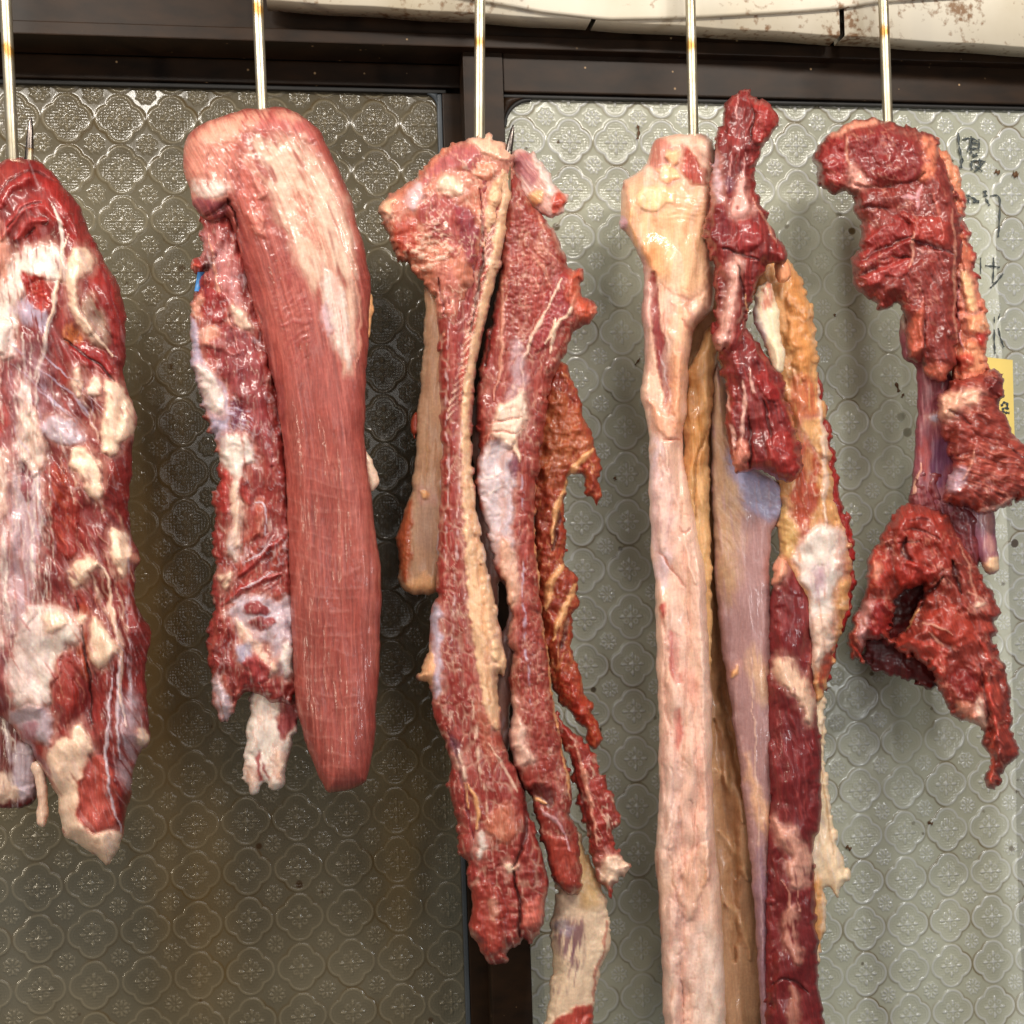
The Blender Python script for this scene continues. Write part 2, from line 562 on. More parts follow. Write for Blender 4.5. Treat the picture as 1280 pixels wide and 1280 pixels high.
# what hangs behind the glass: a striped pale curtain on the right, an added dark one on the left painted with reflections
def curtain(name, label, u0, u1, q, base, spots, seed):
    u = np.linspace(u0, u1, 260)
    v = np.linspace(WIN['vtop'] - .02, WIN['vb'] + .02, 120)
    Ug, Vg = np.meshgrid(u, v)
    d = .006 * np.sin(Ug * 90 + 3 * fbm(Ug * 6, Vg * 2, seed)) + .02 * fbm(Ug * 9, Vg * 1.5, seed + 2)
    C = np.ones(Ug.shape + (3,)) * lin(base)
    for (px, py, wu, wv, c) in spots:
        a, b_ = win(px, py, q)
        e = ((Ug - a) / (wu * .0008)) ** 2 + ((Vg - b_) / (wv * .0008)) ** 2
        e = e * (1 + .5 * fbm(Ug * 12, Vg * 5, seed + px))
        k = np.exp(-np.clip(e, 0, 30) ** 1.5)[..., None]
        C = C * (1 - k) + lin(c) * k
    co = wpt(Ug, Vg, q + d).reshape(-1, 3)
    idx = np.arange(co.shape[0]).reshape(Ug.shape)
    qd = np.stack([idx[:-1, :-1], idx[1:, :-1], idx[1:, 1:], idx[:-1, 1:]], -1).reshape(-1, 4)
    mt, nt, bs = mat(name + '_cloth')
    at = nd(nt, 'VertexColor', layer_name='Col')
    nt.links.new(at.outputs['Color'], bs.inputs['Base Color'])
    bs.inputs['Roughness'].default_value = .9
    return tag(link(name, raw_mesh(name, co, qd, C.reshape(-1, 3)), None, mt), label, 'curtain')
curtain('curtain', 'pale striped curtain dimly seen behind the greenish right pane', WIN['uL'] + .03, WIN['ur'], -.13, (205, 205, 190),
        [(1082, 600, 26, 3000, (84, 70, 40)), (1180, 700, 34, 420, (120, 112, 86)), (1215, 1000, 46, 500, (136, 126, 96)), (760, 640, 40, 600, (128, 138, 128)), (700, 160, 60, 120, (150, 130, 84)),
         (960, 900, 30, 700, (150, 140, 112)), (660, 1150, 40, 300, (130, 124, 108)), (1150, 150, 26, 200, (130, 112, 70)), (1262, 640, 20, 900, (240, 240, 236))], 3)
curtain('curtain', 'mottled dark cloth added behind the grey left pane, its gold patches painted as reflections', WIN['ul'], WIN['uL'] + .02, -.15, (92, 84, 66),
        [(205, 760, 60, 330, (160, 118, 58)), (250, 1120, 60, 160, (150, 116, 62)), (120, 200, 140, 200, (130, 124, 108)), (500, 560, 60, 260, (30, 32, 28)), (300, 620, 90, 300, (52, 44, 30)), (510, 1050, 60, 220, (150, 118, 56)),  # gold patches paint the pane's warm reflections onto the cloth
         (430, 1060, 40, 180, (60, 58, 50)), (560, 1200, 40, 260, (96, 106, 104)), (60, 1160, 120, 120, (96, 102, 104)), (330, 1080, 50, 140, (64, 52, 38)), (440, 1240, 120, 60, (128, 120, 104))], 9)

# white stained boards above the window
def board_material():
    mt, nt, b = mat('stained_white_board')
    L = nt.links.new
    tc = nd(nt, 'TexCoord')
    n = nd(nt, 'TexNoise', Scale=6., Detail=6.)
    L(tc.outputs['Object'], n.inputs['Vector'])
    r = ramp(nt, n.outputs['Fac'], [(.3, tuple(lin((172, 158, 130)))), (.62, tuple(lin((204, 195, 178))))])
    n2 = nd(nt, 'TexNoise', Scale=150., Detail=3.)
    L(tc.outputs['Object'], n2.inputs['Vector'])
    n3 = nd(nt, 'TexNoise', Scale=14., Detail=4.)
    L(tc.outputs['Object'], n3.inputs['Vector'])
    ad = nd(nt, 'Math', operation='MULTIPLY')
    L(n2.outputs['Fac'], ad.inputs[0])
    L(n3.outputs['Fac'], ad.inputs[1])
    r2 = ramp(nt, ad.outputs[0], [(.29, (0,) * 3), (.40, (.9,) * 3)])
    mx = nd(nt, 'MixRGB')
    L(r2.outputs[0], mx.inputs[0])
    L(r.outputs[0], mx.inputs[1])
    mx.inputs[2].default_value = (*lin((120, 84, 50)), 1)
    L(mx.outputs[0], b.inputs['Base Color'])
    b.inputs['Roughness'].default_value = .55
    return mt
BOARD = board_material()

def build_boards():
    q0, q1 = .02, .045
    t = thing('white_ledge', 'stained white ledge boards butted end to end above the window frame', 'ledge', tuple(wpt(0, WIN['vtop'] - .08, .03)))
    off = -np.array(t.location)
    # lower edge slopes a little more than the window frame
    cuts = [330, 742, 1053, 1420]
    lo = lambda px: 0.5 + (px - 340) * .0615
    for a, b in zip(cuts[:-1], cuts[1:]):
        a2, b2 = a + 3, b - 3
        n = 24
        co, qd = [], []
        for i in range(n + 1):
            px = a2 + (b2 - a2) * i / n
            u, v = win(px, lo(px) + .6 * math.sin(px * .05) , q1)
            top = win(px, -130, q1)[1]
            for (vv, qq) in ((v, q0), (v, q1 - .002), (v - .001, q1), (top, q1), (top, q0)):
                co.append(wpt(u, vv, qq))
        for i in range(n):
            for k in range(5):
                qd.append((i * 5 + k, i * 5 + (k + 1) % 5, i * 5 + 5 + (k + 1) % 5, i * 5 + 5 + k))
        me = raw_mesh('board', co, qd, smooth=False)
        o = link('board', me, t, BOARD)
        o.location = off
    # wavy upper trough lip standing a little forward
    pxs = np.linspace(560, 1420, 60)
    co, qd = [], []
    for i, px in enumerate(pxs):
        yy = np.interp(px, [560, 620, 680, 760, 830, 900, 1000, 1060, 1100, 1420], [-8, 3, 14, 23, 22, 19, 13, 8, 1, -20])
        u, v = win(px, yy, .051)
        for (vv, qq) in ((v, .0455), (v + .0006, .048), (v, .0505), (v - .002, .051), (v - .08, .051), (v - .08, .0455)):
            co.append(wpt(u, vv, qq))
    for i in range(len(pxs) - 1):
        for k in range(6):
            qd.append((i * 6 + k, i * 6 + (k + 1) % 6, i * 6 + 6 + (k + 1) % 6, i * 6 + 6 + k))
    o = link('upper_lip', raw_mesh('upper_lip', co, qd), t, BOARD)
    o.location = off
build_boards()

# ------------------------------------------------------------------ the meat
P_ = dict(lean=(138, 48, 44), dark=(104, 30, 30), deep=(78, 21, 22), brt=(174, 66, 52), rose=(168, 84, 74), pink=(206, 142, 126),
          fat=(230, 196, 176), cream=(238, 204, 180), wht=(224, 208, 198), orfat=(232, 172, 122), tan=(206, 154, 104),
          orlean=(160, 62, 34), mem=(196, 178, 188), pur=(128, 78, 92), lav=(180, 164, 184), blu=(160, 164, 190), wine=(120, 24, 36),
          vio=(92, 50, 74), grey=(176, 148, 132), mid=(188, 104, 96))
RNG = [0]

class Part:
    """one closed lump of meat: outline in photo pixels, given its thickness T (in the same unit) and standing z in front
    of the hanging plane of its cut"""
    def __init__(s, cut, name, outline, T=40, r=None, z=0, col='lean', jit=2.5, jl=14, ang=90, spine=None, step=1.6, rnd=1,
                 back=.6, pw=.5, holes=(), label=None, ragged=0):
        RNG[0] += 1
        s.cut, s.name, s.T, s.z, s.step, s.back, s.label, s.ragged = cut, name, T, z, step, back, label, ragged
        s.seed = RNG[0] * 37
        p = chaikin(pts(outline), rnd)
        s.out = p
        x0, y0 = p.min(0) - 12
        x1, y1 = p.max(0) + 12
        s.X, s.Y = np.meshgrid(np.arange(x0, x1, step), np.arange(y0, y1, step))
        X, Y = s.wx(jit, jl)
        d = sdf(p, X, Y)
        for h in holes:
            d = np.minimum(d, -sdf(chaikin(pts(h), 1), X, Y))
        if ragged:          # sparse knobs and bites along torn edges
            n1, n2 = fbm(s.X / 17, s.Y / 17, s.seed + 41, 2, .35), fbm(s.X / 15 + 31, s.Y / 18, s.seed + 44, 2, .35)
            d = d + 2.6 * sm(.15, .7, n1) - 2.8 * sm(.2, .75, n2)
        s.d = d
        r = r or T
        s.r = r
        t = np.clip(d / r, 0, 1)
        s.prof = np.power(np.clip(1 - (1 - t) ** 2, 0, 1), pw)
        s.H = T * s.prof
        s.edge = sm(0, 9, d)
        s.C = np.ones(s.X.shape + (3,)) * lin(P_[col] if isinstance(col, str) else col)
        s.ang(ang, spine)
        s.t0, s.w0 = s.t, s.w

    def wx(s, jit, jl, o=0):
        k = s.seed + o
        if not jit:
            return s.X, s.Y
        a, jl = jit * 1.7, jl * 1.7
        return (s.X + a * fbm(s.X / jl, s.Y / jl, k, 3, .5), s.Y + a * fbm(s.X / jl + 50, s.Y / jl, k + 3, 3, .5))

    def ang(s, a=90, spine=None):
        if spine:
            p = chaikin(pts(spine), 2, False)
            _, s.t, s.w, _ = polyline(p, s.X, s.Y)
            q = p[-1] - p[0]
            q = q / np.hypot(*q)
            s.t = .5 * s.t + .5 * ((s.X - p[0][0]) * q[0] + (s.Y - p[0][1]) * q[1])
        else:
            c, n = math.cos(math.radians(a)), math.sin(math.radians(a))
            s.t, s.w = s.X * c + s.Y * n, -s.X * n + s.Y * c
        return s

    def mix(s, m, col):
        c = lin(P_[col] if isinstance(col, str) else col)
        m = np.clip(m, 0, 1)[..., None]
        s.C = s.C * (1 - m) + c * m

    def mask(s, poly, soft=6, jit=4, jl=16):
        if poly is None:
            return np.ones(s.X.shape)
        X, Y = s.wx(jit, jl, 11)
        m = np.zeros(s.X.shape)
        for q in poly.split('|'):
            p = chaikin(pts(q), 1)
            a, b = p.min(0) - soft * 2 - jit * 2, p.max(0) + soft * 2 + jit * 2
            k = (s.X > a[0]) & (s.X < b[0]) & (s.Y > a[1]) & (s.Y < b[1])
            if k.any():
                ys, xs = np.where(k.any(1))[0], np.where(k.any(0))[0]
                sl = np.s_[ys[0]:ys[-1] + 1, xs[0]:xs[-1] + 1]
                m[sl] = np.maximum(m[sl], sm(-soft * .5, soft * .5, sdf(p, X[sl], Y[sl])))
        return m

    def tone(s, sc=40, amt=.25, st=1, k=0, m=None):
        n = fbm(s.t / (sc * st), s.w / sc, s.seed + 70 + k, 3)
        f = 1 + amt * n * (1 if m is None else m)
        s.C = s.C * np.stack([f, f ** 1.25, f ** 1.25], -1)
        return s

    def lump(s, sc=30, h=5, st=1, k=0, m=None, o=3):
        n = fbm(s.t / (sc * st), s.w / sc, s.seed + 90 + k, 2)
        h *= .5 if sc <= 12 else .9
        s.H += h * n * s.edge * (1 if m is None else m)
        return s

    def fib(s, wd=5, ln=70, h=1.2, c=None, a=.5, thr=.1, m=None, k=0, wav=1.5, dk=0):
        if isinstance(m, str):
            m = s.mask(m)
        q = s.w + wav * wd * fbm(s.t / (ln * 1.2), s.w / (wd * 8), s.seed + 5 + k, 2)
        n = noise(s.t / ln, q / wd, s.seed + 120 + k) * .65 + .5 * noise(s.t / ln * 1.7, q / wd * 2.1, s.seed + 131 + k)
        h *= .75
        mm = s.edge * (1 if m is None else m)
        s.H += h * n * mm
        if c:
            s.mix(sm(thr, thr + .35, n) * a * (1 if m is None else m), c)
        if dk:
            s.C *= (1 - dk * sm(.0, -.5, n) * (1 if m is None else m))[..., None]
        return s

    def vein(s, c='fat', a=.7, sc=22, st=2.2, wd=.08, h=.6, m=None, k=0):
        if isinstance(m, str):
            m = s.mask(m)
        X, Y = s.t / (sc * st), s.w / sc
        n = noise(X + .4 * noise(X * 2.3, Y * 2.3, s.seed + 3), Y + .4 * noise(X * 2.1 + 9, Y * 2.1, s.seed + 4), s.seed + 150 + k)
        n = np.abs(n + .25 * noise(X * 2.7, Y * 2.7, s.seed + 160 + k))
        v = sm(wd * 1.6, wd * .3, n) * sm(-.25, .35, noise(s.X / (sc * 2.5), s.Y / (sc * 2.5), s.seed + 170 + k))
        if m is not None:
            v = v * m
        s.H += h * v * s.edge
        s.mix(v * a * .72, c)
        return s

    def grain(s, sc=8, h=2, c='pink', a=.35, m=None, k=0, st=1.):
        """coarse cut grain: little cushions with pale seams"""
        if isinstance(m, str):
            m = s.mask(m, 10)
        f1, f2 = worley(s.t / (sc * st) + .5 * noise(s.X / 20, s.Y / 20, 5), s.w / sc, s.seed + k)
        e = f2 - f1
        mm = 1 if m is None else m
        s.H += .6 * h * (sm(0, .5, e) - .5) * s.edge * mm
        s.mix(sm(.30, .0, e) * a * .6 * mm * sm(-.35, .45, noise(s.X / 17, s.Y / 21, s.seed + 31)), c)
        return s

    def pol(s, p, c=None, a=1., soft=6, h=0, jit=4, jl=16, r=10, streak=None):
        """a patch of other tissue, optionally standing proud (or sunk) by h"""
        X, Y = s.wx(jit, jl, 23)
        if streak is None and c in ('cream', 'fat', 'wht') and soft <= 8:
            streak = (8, 30, .3)
        for q in p.split('|'):
            pp = chaikin(pts(q), 1)
            m0, m1 = pp.min(0) - 25, pp.max(0) + 25
            k = (s.X > m0[0]) & (s.X < m1[0]) & (s.Y > m0[1]) & (s.Y < m1[1])
            if not k.any():
                continue
            ys, xs = np.where(k.any(1))[0], np.where(k.any(0))[0]
            sl = np.s_[ys[0]:ys[-1] + 1, xs[0]:xs[-1] + 1]
            d = sdf(pp, X[sl], Y[sl])
            xs_, ys_ = s.X[sl], s.Y[sl]
            mk = sm(-soft * .55, soft * .55, d + 2.2 * fbm(xs_ / 8, ys_ / 9, s.seed + 61, 3)) * a
            if streak:      # feathered into fibres
                wd, ln, amt = streak
                n = noise(s.t[sl] / ln, s.w[sl] / wd, s.seed + 210) + .5 * noise(s.t[sl] / ln * 2, s.w[sl] / wd * 2.2, s.seed + 211)
                mk = mk * sm(-.55, .25, n + (1 - amt)* 1.2 - .4 + .5 * sm(0, 30, d))
            if c:
                cc = lin(P_[c] if isinstance(c, str) else c)
                if h > 1.5 and cc[1] > .35:      # fat thins out into membrane at its margin
                    kk = (sm(-11, 0, d + 5 * fbm(xs_ / 10, ys_ / 16, s.seed + 66, 2)) * .5)[..., None]
                    s.C[sl] = s.C[sl] * (1 - kk) + lin((196, 138, 130)) * kk
                tn = fbm(xs_ / 11, ys_ / 15, s.seed + 64, 3)
                cv = cc * np.stack([1 + .10 * tn, 1 + .17 * tn, 1 + .20 * tn], -1)
                s.C[sl] = s.C[sl] * (1 - mk[..., None]) + cv * mk[..., None]
            if h:
                t = np.clip((d + 1) / r, 0, 1)
                s.H[sl] += h * np.sqrt(1 - (1 - t) ** 2) * s.edge[sl]
        return s

    def ln(s, p, wd=4, c=None, a=1., h=0, jit=2, jl=14, soft=.45, taper=True, br=0):
        """strands, seams and ridges: one or more polylines parted by |"""
        X, Y = s.wx(jit, jl, 41)
        for q in p.split('|'):
            pp = chaikin(pts(q), 2, False)
            m0, m1 = pp.min(0) - wd * 3 - 6, pp.max(0) + wd * 3 + 6
            k = (s.X > m0[0]) & (s.X < m1[0]) & (s.Y > m0[1]) & (s.Y < m1[1])
            if not k.any():
                continue
            ys, xs = np.where(k.any(1))[0], np.where(k.any(0))[0]
            sl = np.s_[ys[0]:ys[-1] + 1, xs[0]:xs[-1] + 1]
            d, al, _, L = polyline(pp, X[sl], Y[sl])
            wv = wd * (.75 + .5 * noise(al / 28, al * 0, s.seed + 5))
            if taper:
                wv = wv * (.25 + .75 * np.sqrt(np.clip(1 - (2 * al / L - 1) ** 2, 0, 1)))
            hw = wv / 2
            mk = sm(hw * (1 + soft), hw * (1 - soft), d) * a
            if br:          # broken up along its run
                mk = mk * sm(-br, .2, noise(X[sl] / 9, Y[sl] / 14, s.seed + 6))
            if c:
                cc = lin(P_[c] if isinstance(c, str) else c)
                s.C[sl] = s.C[sl] * (1 - mk[..., None]) + cc * mk[..., None]
            if h:
                s.H[sl] += h * np.exp(-(d / (hw * .9 + .3)) ** 2) * s.edge[sl]
        return s

    def strands(s, x0, x1, y0, y1, n, c='wht', wd=2.4, a=.6, lean=6, ln=(60, 160), h=.8, seed=0):
        """loose threads of connective tissue running down a stretch of the surface"""
        rg = np.random.RandomState(s.seed + seed)
        for _ in range(n):
            x, y, l = rg.uniform(x0, x1), rg.uniform(y0, y1), rg.uniform(*ln)
            dx = rg.normal(lean, 6) * l / 100
            b = rg.normal(0, 4)
            s.ln(f'{x:.1f},{y:.1f} {x + dx * .4 + b:.1f},{y + l * .4:.1f} {x + dx * .8 - b:.1f},{y + l * .75:.1f} {x + dx:.1f},{y + l:.1f}',
                 wd * rg.uniform(.6, 1.5), c, a * rg.uniform(.5, 1), h, soft=.8, br=.7)
        return s

    def done(s):
        cut = s.cut
        st = s.step
        d, X, Y = s.d, s.X, s.Y
        ok = d > -.8 * st
        cell = ok[:-1, :-1] & ok[1:, :-1] & ok[1:, 1:] & ok[:-1, 1:]
        pos = d > 0
        cell &= (pos[:-1, :-1].astype(int) + pos[1:, :-1] + pos[1:, 1:] + pos[:-1, 1:]) >= 1
        cnt = np.zeros(d.shape, int)
        for sl in (np.s_[:-1, :-1], np.s_[1:, :-1], np.s_[1:, 1:], np.s_[:-1, 1:]):
            cnt[sl] += cell
        used = cnt > 0
        rim = used & (cnt < 4)
        gy, gx = np.gradient(d, st)
        gl = np.hypot(gx, gy) + 1e-6
        k = np.where(rim | (used & (d < 0)), np.clip(-d, -2.2 * st, 1.2 * st) / gl, 0)
        Xp, Yp = X + k * gx / gl, Y + k * gy / gl
        H = np.where(rim, 0, np.maximum(s.H, -s.T * .3))
        B = np.where(rim, 0, s.T * s.back * s.prof)
        iF = np.full(d.shape, -1)
        iF[used] = np.arange(used.sum())
        nF = used.sum()
        inner = used & ~rim
        iB = iF.copy()
        iB[inner] = nF + np.arange(inner.sum())
        def P(hz, sel):
            dep = cut.depth - (s.z + hz[sel]) * cut.mm
            return W(Xp[sel], Yp[sel], dep)
        co = np.concatenate([P(H, used), P(-B, inner)]) - cut.org
        C = np.concatenate([s.C[used], s.C[inner]])
        lean = np.clip((C[:, 0] - C[:, 1]) / (C[:, 0] + 1e-6) * 1.5 - .35, 0, 1)
        C = C * np.stack([1 - .05 * lean, 1 - .05 * lean, 1 - .2 * lean], -1)
        tn = s.w0 + 2.5 * fbm(s.t0 / 40, s.w0 / 22, s.seed + 9, 2)
        fv = np.stack([s.t0 / 26, tn / 2.3, s.t0 * 0 + s.seed], -1)
        fv = np.concatenate([fv[used], fv[inner]])
        C = np.concatenate([np.clip(C, .002, .9), .12 + .88 * lean[:, None]], 1)
        cy, cx = np.where(cell)
        def Q(I):
            return np.stack([I[cy, cx], I[cy + 1, cx], I[cy + 1, cx + 1], I[cy, cx + 1]], -1)
        qf, qb = Q(iF), Q(iB)[:, ::-1]
        keep = ~(rim[cy, cx] & rim[cy + 1, cx] & rim[cy + 1, cx + 1] & rim[cy, cx + 1])
        quads = np.concatenate([qf[keep], qb[keep]])
        o = link(s.name, raw_mesh(s.name, co, quads, C, fib=fv), cut.obj, MEAT)
        if s.label:
            o['label'] = s.label
        return o

class Cut:
    def __init__(s, name, label, cat, px, py, gap=.085):
        s.depth = wdepth(px) - gap
        s.mm = s.depth / F
        s.org = W(px, py, s.depth)
        s.obj = thing(name, label, cat, tuple(s.org))

def hook(px0, px1, y1, cut, tip, label):
    """rod from above the frame, bent forward and up again inside the meat; tip = pixels of the part seen coming out, or None"""
    t = thing('meat_hook', label, 'hook', tuple(W(px1, y1, cut.depth)), 'meat hooks in a row')
    org = W(px1, y1, cut.depth)
    sl = (px1 - px0) / y1
    d0 = cut.depth + .006
    path = [(px0 - sl * 420, -420, d0), (px0, 0, d0), (px1, y1, d0), (px1 + sl * 40, y1 + 40, d0)]
    ax, ay = path[-1][0], path[-1][1]
    bx, by = tip[0] if tip else (ax + 26, y1 + 22)
    df = d0 - (tip[2] if tip else .012)
    for i in range(1, 13):
        a = math.pi * i / 12
        k = (1 - math.cos(a)) / 2
        path.append((ax + (bx - ax) * k, ay + 34 * math.sin(a) + (by + 30 - ay) * k, d0 + (df - d0) * k))
    path.append((bx, by, df))
    nshaft = len(path)
    tx, ty = tip[1] if tip else (bx + 3, by - 14)
    for k in (.33, .66, .9, 1.0):
        path.append((bx + (tx - bx) * k, by + (ty - by) * k, df))
    co = np.array([W(*p) for p in path])
    rad = np.full(len(co), .0049)
    rad[nshaft - 4:] = [.0046, .0044, .0042, .0040, .0035, .0027, .0016, .0005]
    def tube(co, rad, nm, mt):
        n = 14
        tg = np.gradient(co, axis=0)
        tg /= np.linalg.norm(tg, axis=1)[:, None]
        v, q = [], []
        up = np.array([1., 0, 0])
        for c, g, r in zip(co, tg, rad):
            a = up - g * (up @ g)
            a /= np.linalg.norm(a)
            b = np.cross(g, a)
            th = np.arange(n) * 2 * math.pi / n
            v.append(c + r * (np.cos(th)[:, None] * a + np.sin(th)[:, None] * b))
        v = np.concatenate(v) - org
        for i in range(len(co) - 1):
            for k in range(n):
                q.append((i * n + k, i * n + (k + 1) % n, i * n + n + (k + 1) % n, i * n + n + k))
        link(nm, raw_mesh(nm, v, q), t, mt)
    tube(co[:4], rad[:4], 'rod', ROD)
    tube(co[3:nshaft + 1], rad[3:nshaft + 1], 'bend', ROD)
    tube(co[nshaft - 1:], rad[nshaft - 1:], 'point', STEEL)

def rod_material():
    mt, nt, b = mat('tarnished_rod')
    L = nt.links.new
    tc = nd(nt, 'TexCoord')
    n = nd(nt, 'TexNoise', Scale=38., Detail=5.)
    L(tc.outputs['Object'], n.inputs['Vector'])
    r = ramp(nt, n.outputs['Fac'], [(.25, tuple(lin((176, 170, 156)))), (.52, tuple(lin((158, 148, 126)))), (.62, tuple(lin((140, 104, 52))))])
    L(r.outputs[0], b.inputs['Base Color'])
    b.inputs['Metallic'].default_value = .75
    b.inputs['Roughness'].default_value = .33
    return mt
ROD = rod_material()
STEEL = simple('dark_steel', (92, 84, 80), .25, .9)

# ---- 1: streaky shoulder cut at the left edge
c = Cut('shoulder_cut', 'fat streaked red shoulder cut cropped by the left edge of the photo', 'meat', 30, 205)
p = Part(c, 'back_flap', '-70,820 -30,800 20,850 55,900 58,950 46,985 42,1003 28,1007 0,1011 -40,1006 -72,990', 26, 30, z=-22, col='dark', jit=4, ragged=10)
p.tone(30, .3).fib(5, 60, 1.5, 'mem', .5, .1).vein('wht', .8, 26, 2).pol('20,930 38,925 44,975 38,1003 18,1000', 'mem', .8, 8).pol('-10,960 25,985 22,1003 -10,1003', 'fat', .8)
p.done()
p = Part(c, 'fat_strip', '36,955 50,950 58,965 61,985 62,1006 61,1022 57,1034 47,1034 45,1022 48,1002 44,980', 9, 9, z=-2, col='fat', jit=1.5)
p.tone(10, .12).lump(12, 2).fib(4, 30, .8, 'mid', .3, .1)
p.done()
p = Part(c, 'muscle', '-72,420 -68,330 -52,262 -25,222 0,203 18,196 42,196 60,210 74,226 88,246 101,264 113,286 124,310 134,330 146,352 155,380 158,402 158,438 154,470 160,490 168,505 171,528 166,560 163,600 162,640 166,672 173,690 178,702 168,712 165,738 172,758 182,772 190,786 188,800 182,812 181,850 183,888 189,925 184,935 175,938 168,958 163,996 158,1018 155,1040 151,1056 142,1068 134,1084 122,1074 108,1060 92,1053 78,1044 74,1012 68,985 52,962 40,940 24,925 10,905 -20,880 -60,840 -74,700',
         56, 52, col=(128, 38, 40), jit=2.4, jl=20, ang=62, spine='20,190 40,500 60,800 110,1090', pw=.42)
p.lump(46, 12, 1.6).lump(20, 5, 1.8, k=3).tone(36, .3, 2)
# the diagonal muscle bundles
p.ang(58).fib(12, 90, 2.4, 'brt', .3, .1, dk=.22)
p.ang(48).fib(15, 90, 3.0, 'dark', .5, .1, m='40,440 150,470 160,560 120,640 50,620 30,500')
p.vein('mem', .6, 26, 4.4, .05, 1.0, m='20,420 150,440 160,640 60,700 10,600')
p.ang(66).fib(10, 70, 3, 'lean', .5, .0, m='60,620 160,650 170,900 120,900 60,760')
# upper folds of bare red muscle by the hook
p.ln('-10,270 10,236 40,222 72,240 96,290|0,300 22,262 48,252 78,282|20,300 38,274 60,276', 16, (158, 40, 40), .8, 5)
p.ln('-6,250 14,222 44,212 76,232|8,286 28,258 52,252|30,300 44,284', 5, 'dark', .8, -4)
p.pol('52,215 84,245 112,290 140,345 158,405 150,440 128,400 104,345 84,290 62,245', (150, 40, 40), .9, 8, 3, streak=(6, 60, .2))
p.ln('112,300 130,345 150,400', 6, 'wine', .6, -2)
# pale sinew sheets down the left
p.ang(84)
p.pol('20,315 60,300 84,330 92,350 70,352 48,344 30,360 18,400 22,440 4,455 -8,400 0,345', 'wht', .95, 12, 4, streak=(5, 40, .55))
p.pol('-20,260 10,285 16,330 -6,380 -40,400', 'pink', .8, 14, 3, streak=(6, 40, .5))
p.pol('-20,395 12,400 10,430 4,445 -20,440', 'wht', .95, 8, 5)
p.pol('14,385 34,370 62,392 64,410 50,420 30,400', 'lav', .8, 10, 1, streak=(3, 30, .5))
p.pol('24,336 52,346 66,362 62,384 46,392 34,374', (158, 34, 32), 1, 5, -2, jit=3)
p.ang(8).fib(4, 14, 3, 'brt', .7, .0, m='34,346 62,356 62,384 44,390')
p.ang(86)
p.ln('62,300 72,340 70,372 58,420 46,470 44,520|28,415 30,450 32,490 36,520|66,255 80,300 78,350', 6, 'wht', .9, 2)
p.ln('84,290 76,330 66,390 52,430', 4, 'fat', .9, 2)
p.ln('14,455 44,480 72,505 90,520|12,430 30,442|46,462 72,478 98,500 112,520|50,440 84,470 104,476', 3.4, 'lav', .8, 1)
p.pol('14,440 40,420 62,420 60,520 44,560 18,560 10,500', 'pur', .45, 14, 0, streak=(8, 30, .5))
p.pol('24,470 34,480 36,520 40,560 46,600 60,620 50,600 30,640 18,700 14,640 22,560', 'wht', .85, 8, 3, streak=(6, 60, .4))
p.pol('26,500 50,520 58,560 52,590 34,600 26,560', 'fat', .95, 8, 6, jit=3)
p.pol('4,600 30,590 56,590 58,640 44,700 50,760 20,800 -6,780 -10,680', 'mem', .7, 16, 3, streak=(6, 80, .8))
p.pol('-30,640 10,640 14,800 -30,830', 'wht', .6, 14, 2, streak=(6, 60, .8))
p.pol('-4,560 8,560 10,640 -6,660', 'fat', .8, 8, 2)
p.pol('24,580 34,575 40,625 32,640', (120, 30, 44), 1, 4, -1)
p.pol('-12,500 10,505 8,545 -10,560', (170, 40, 30), .9, 5, 1)
# creamy knobs of fat along the right side
p.ang(62)
p.strands(70, 150, 470, 760, 26, 'fat', 4, .55, 34, (30, 80), h=1, seed=7)
p.pol('88,318 102,306 116,318 117,334 104,345 96,352 94,380 104,400 120,412 112,420 92,400 84,375 84,345', 'cream', 1, 5, 9, r=11, jit=2.5)
p.pol('96,385 112,360 128,380 136,410 130,440 112,425', 'grey', .75, 12, 2, streak=(5, 26, .4))
p.ln('104,400 124,424 140,446', 5, 'fat', .9, 2)
p.pol('82,405 104,412 108,424 96,432 80,424', (206, 120, 72), .8, 8, 1, streak=(3, 9, .5))
p.pol('84,430 110,430 132,445 146,470 120,468 96,450', (150, 26, 30), .9, 8, 4)
p.ln('82,426 104,440 134,464 148,484', 5, 'deep', .9, -4)
p.pol('92,462 104,458 102,496 94,490|108,478 122,470 128,490 112,500', 'fat', .95, 5, 5)
p.pol('128,478 146,478 158,492 169,512 168,545 152,548 140,570 126,566 124,540 134,510', 'cream', 1, 5, 10, r=12, jit=3.5)
p.pol('50,528 80,520 104,534 108,548 92,560 72,556 56,545', 'mem', .9, 8, 3, streak=(6, 20, .3))
p.pol('86,566 104,556 116,572 128,580 128,610 118,628 108,612 100,590 90,586', 'cream', 1, 6, 8, r=10, jit=3)
p.pol('60,570 84,596 96,622 100,660 92,700 70,690 62,640', (150, 42, 36), .9, 8, 5)
p.ang(56).fib(8, 40, 3, 'orlean', .6, .0, m='56,570 84,590 96,640 80,690 58,680', dk=.2)
p.pol('136,660 156,664 162,680 158,724 148,716 140,690', 'cream', 1, 5, 7, jit=3)
p.pol('94,700 112,696 128,708 112,716 106,730 94,736 86,724', 'cream', 1, 5, 8, jit=3)
p.ln('120,700 138,720 136,750 146,790 152,830 148,870 160,910', 7, 'fat', .85, 4)
p.pol('116,770 130,784 148,812 140,826 120,836 108,820 112,796', 'cream', 1, 5, 9, r=11, jit=3)
p.pol('100,750 112,760 108,800 116,846 104,850 94,800', 'orlean', .8, 8, 2)
p.ln('94,745 104,790 112,850 116,905', 5, 'deep', .9, -5)
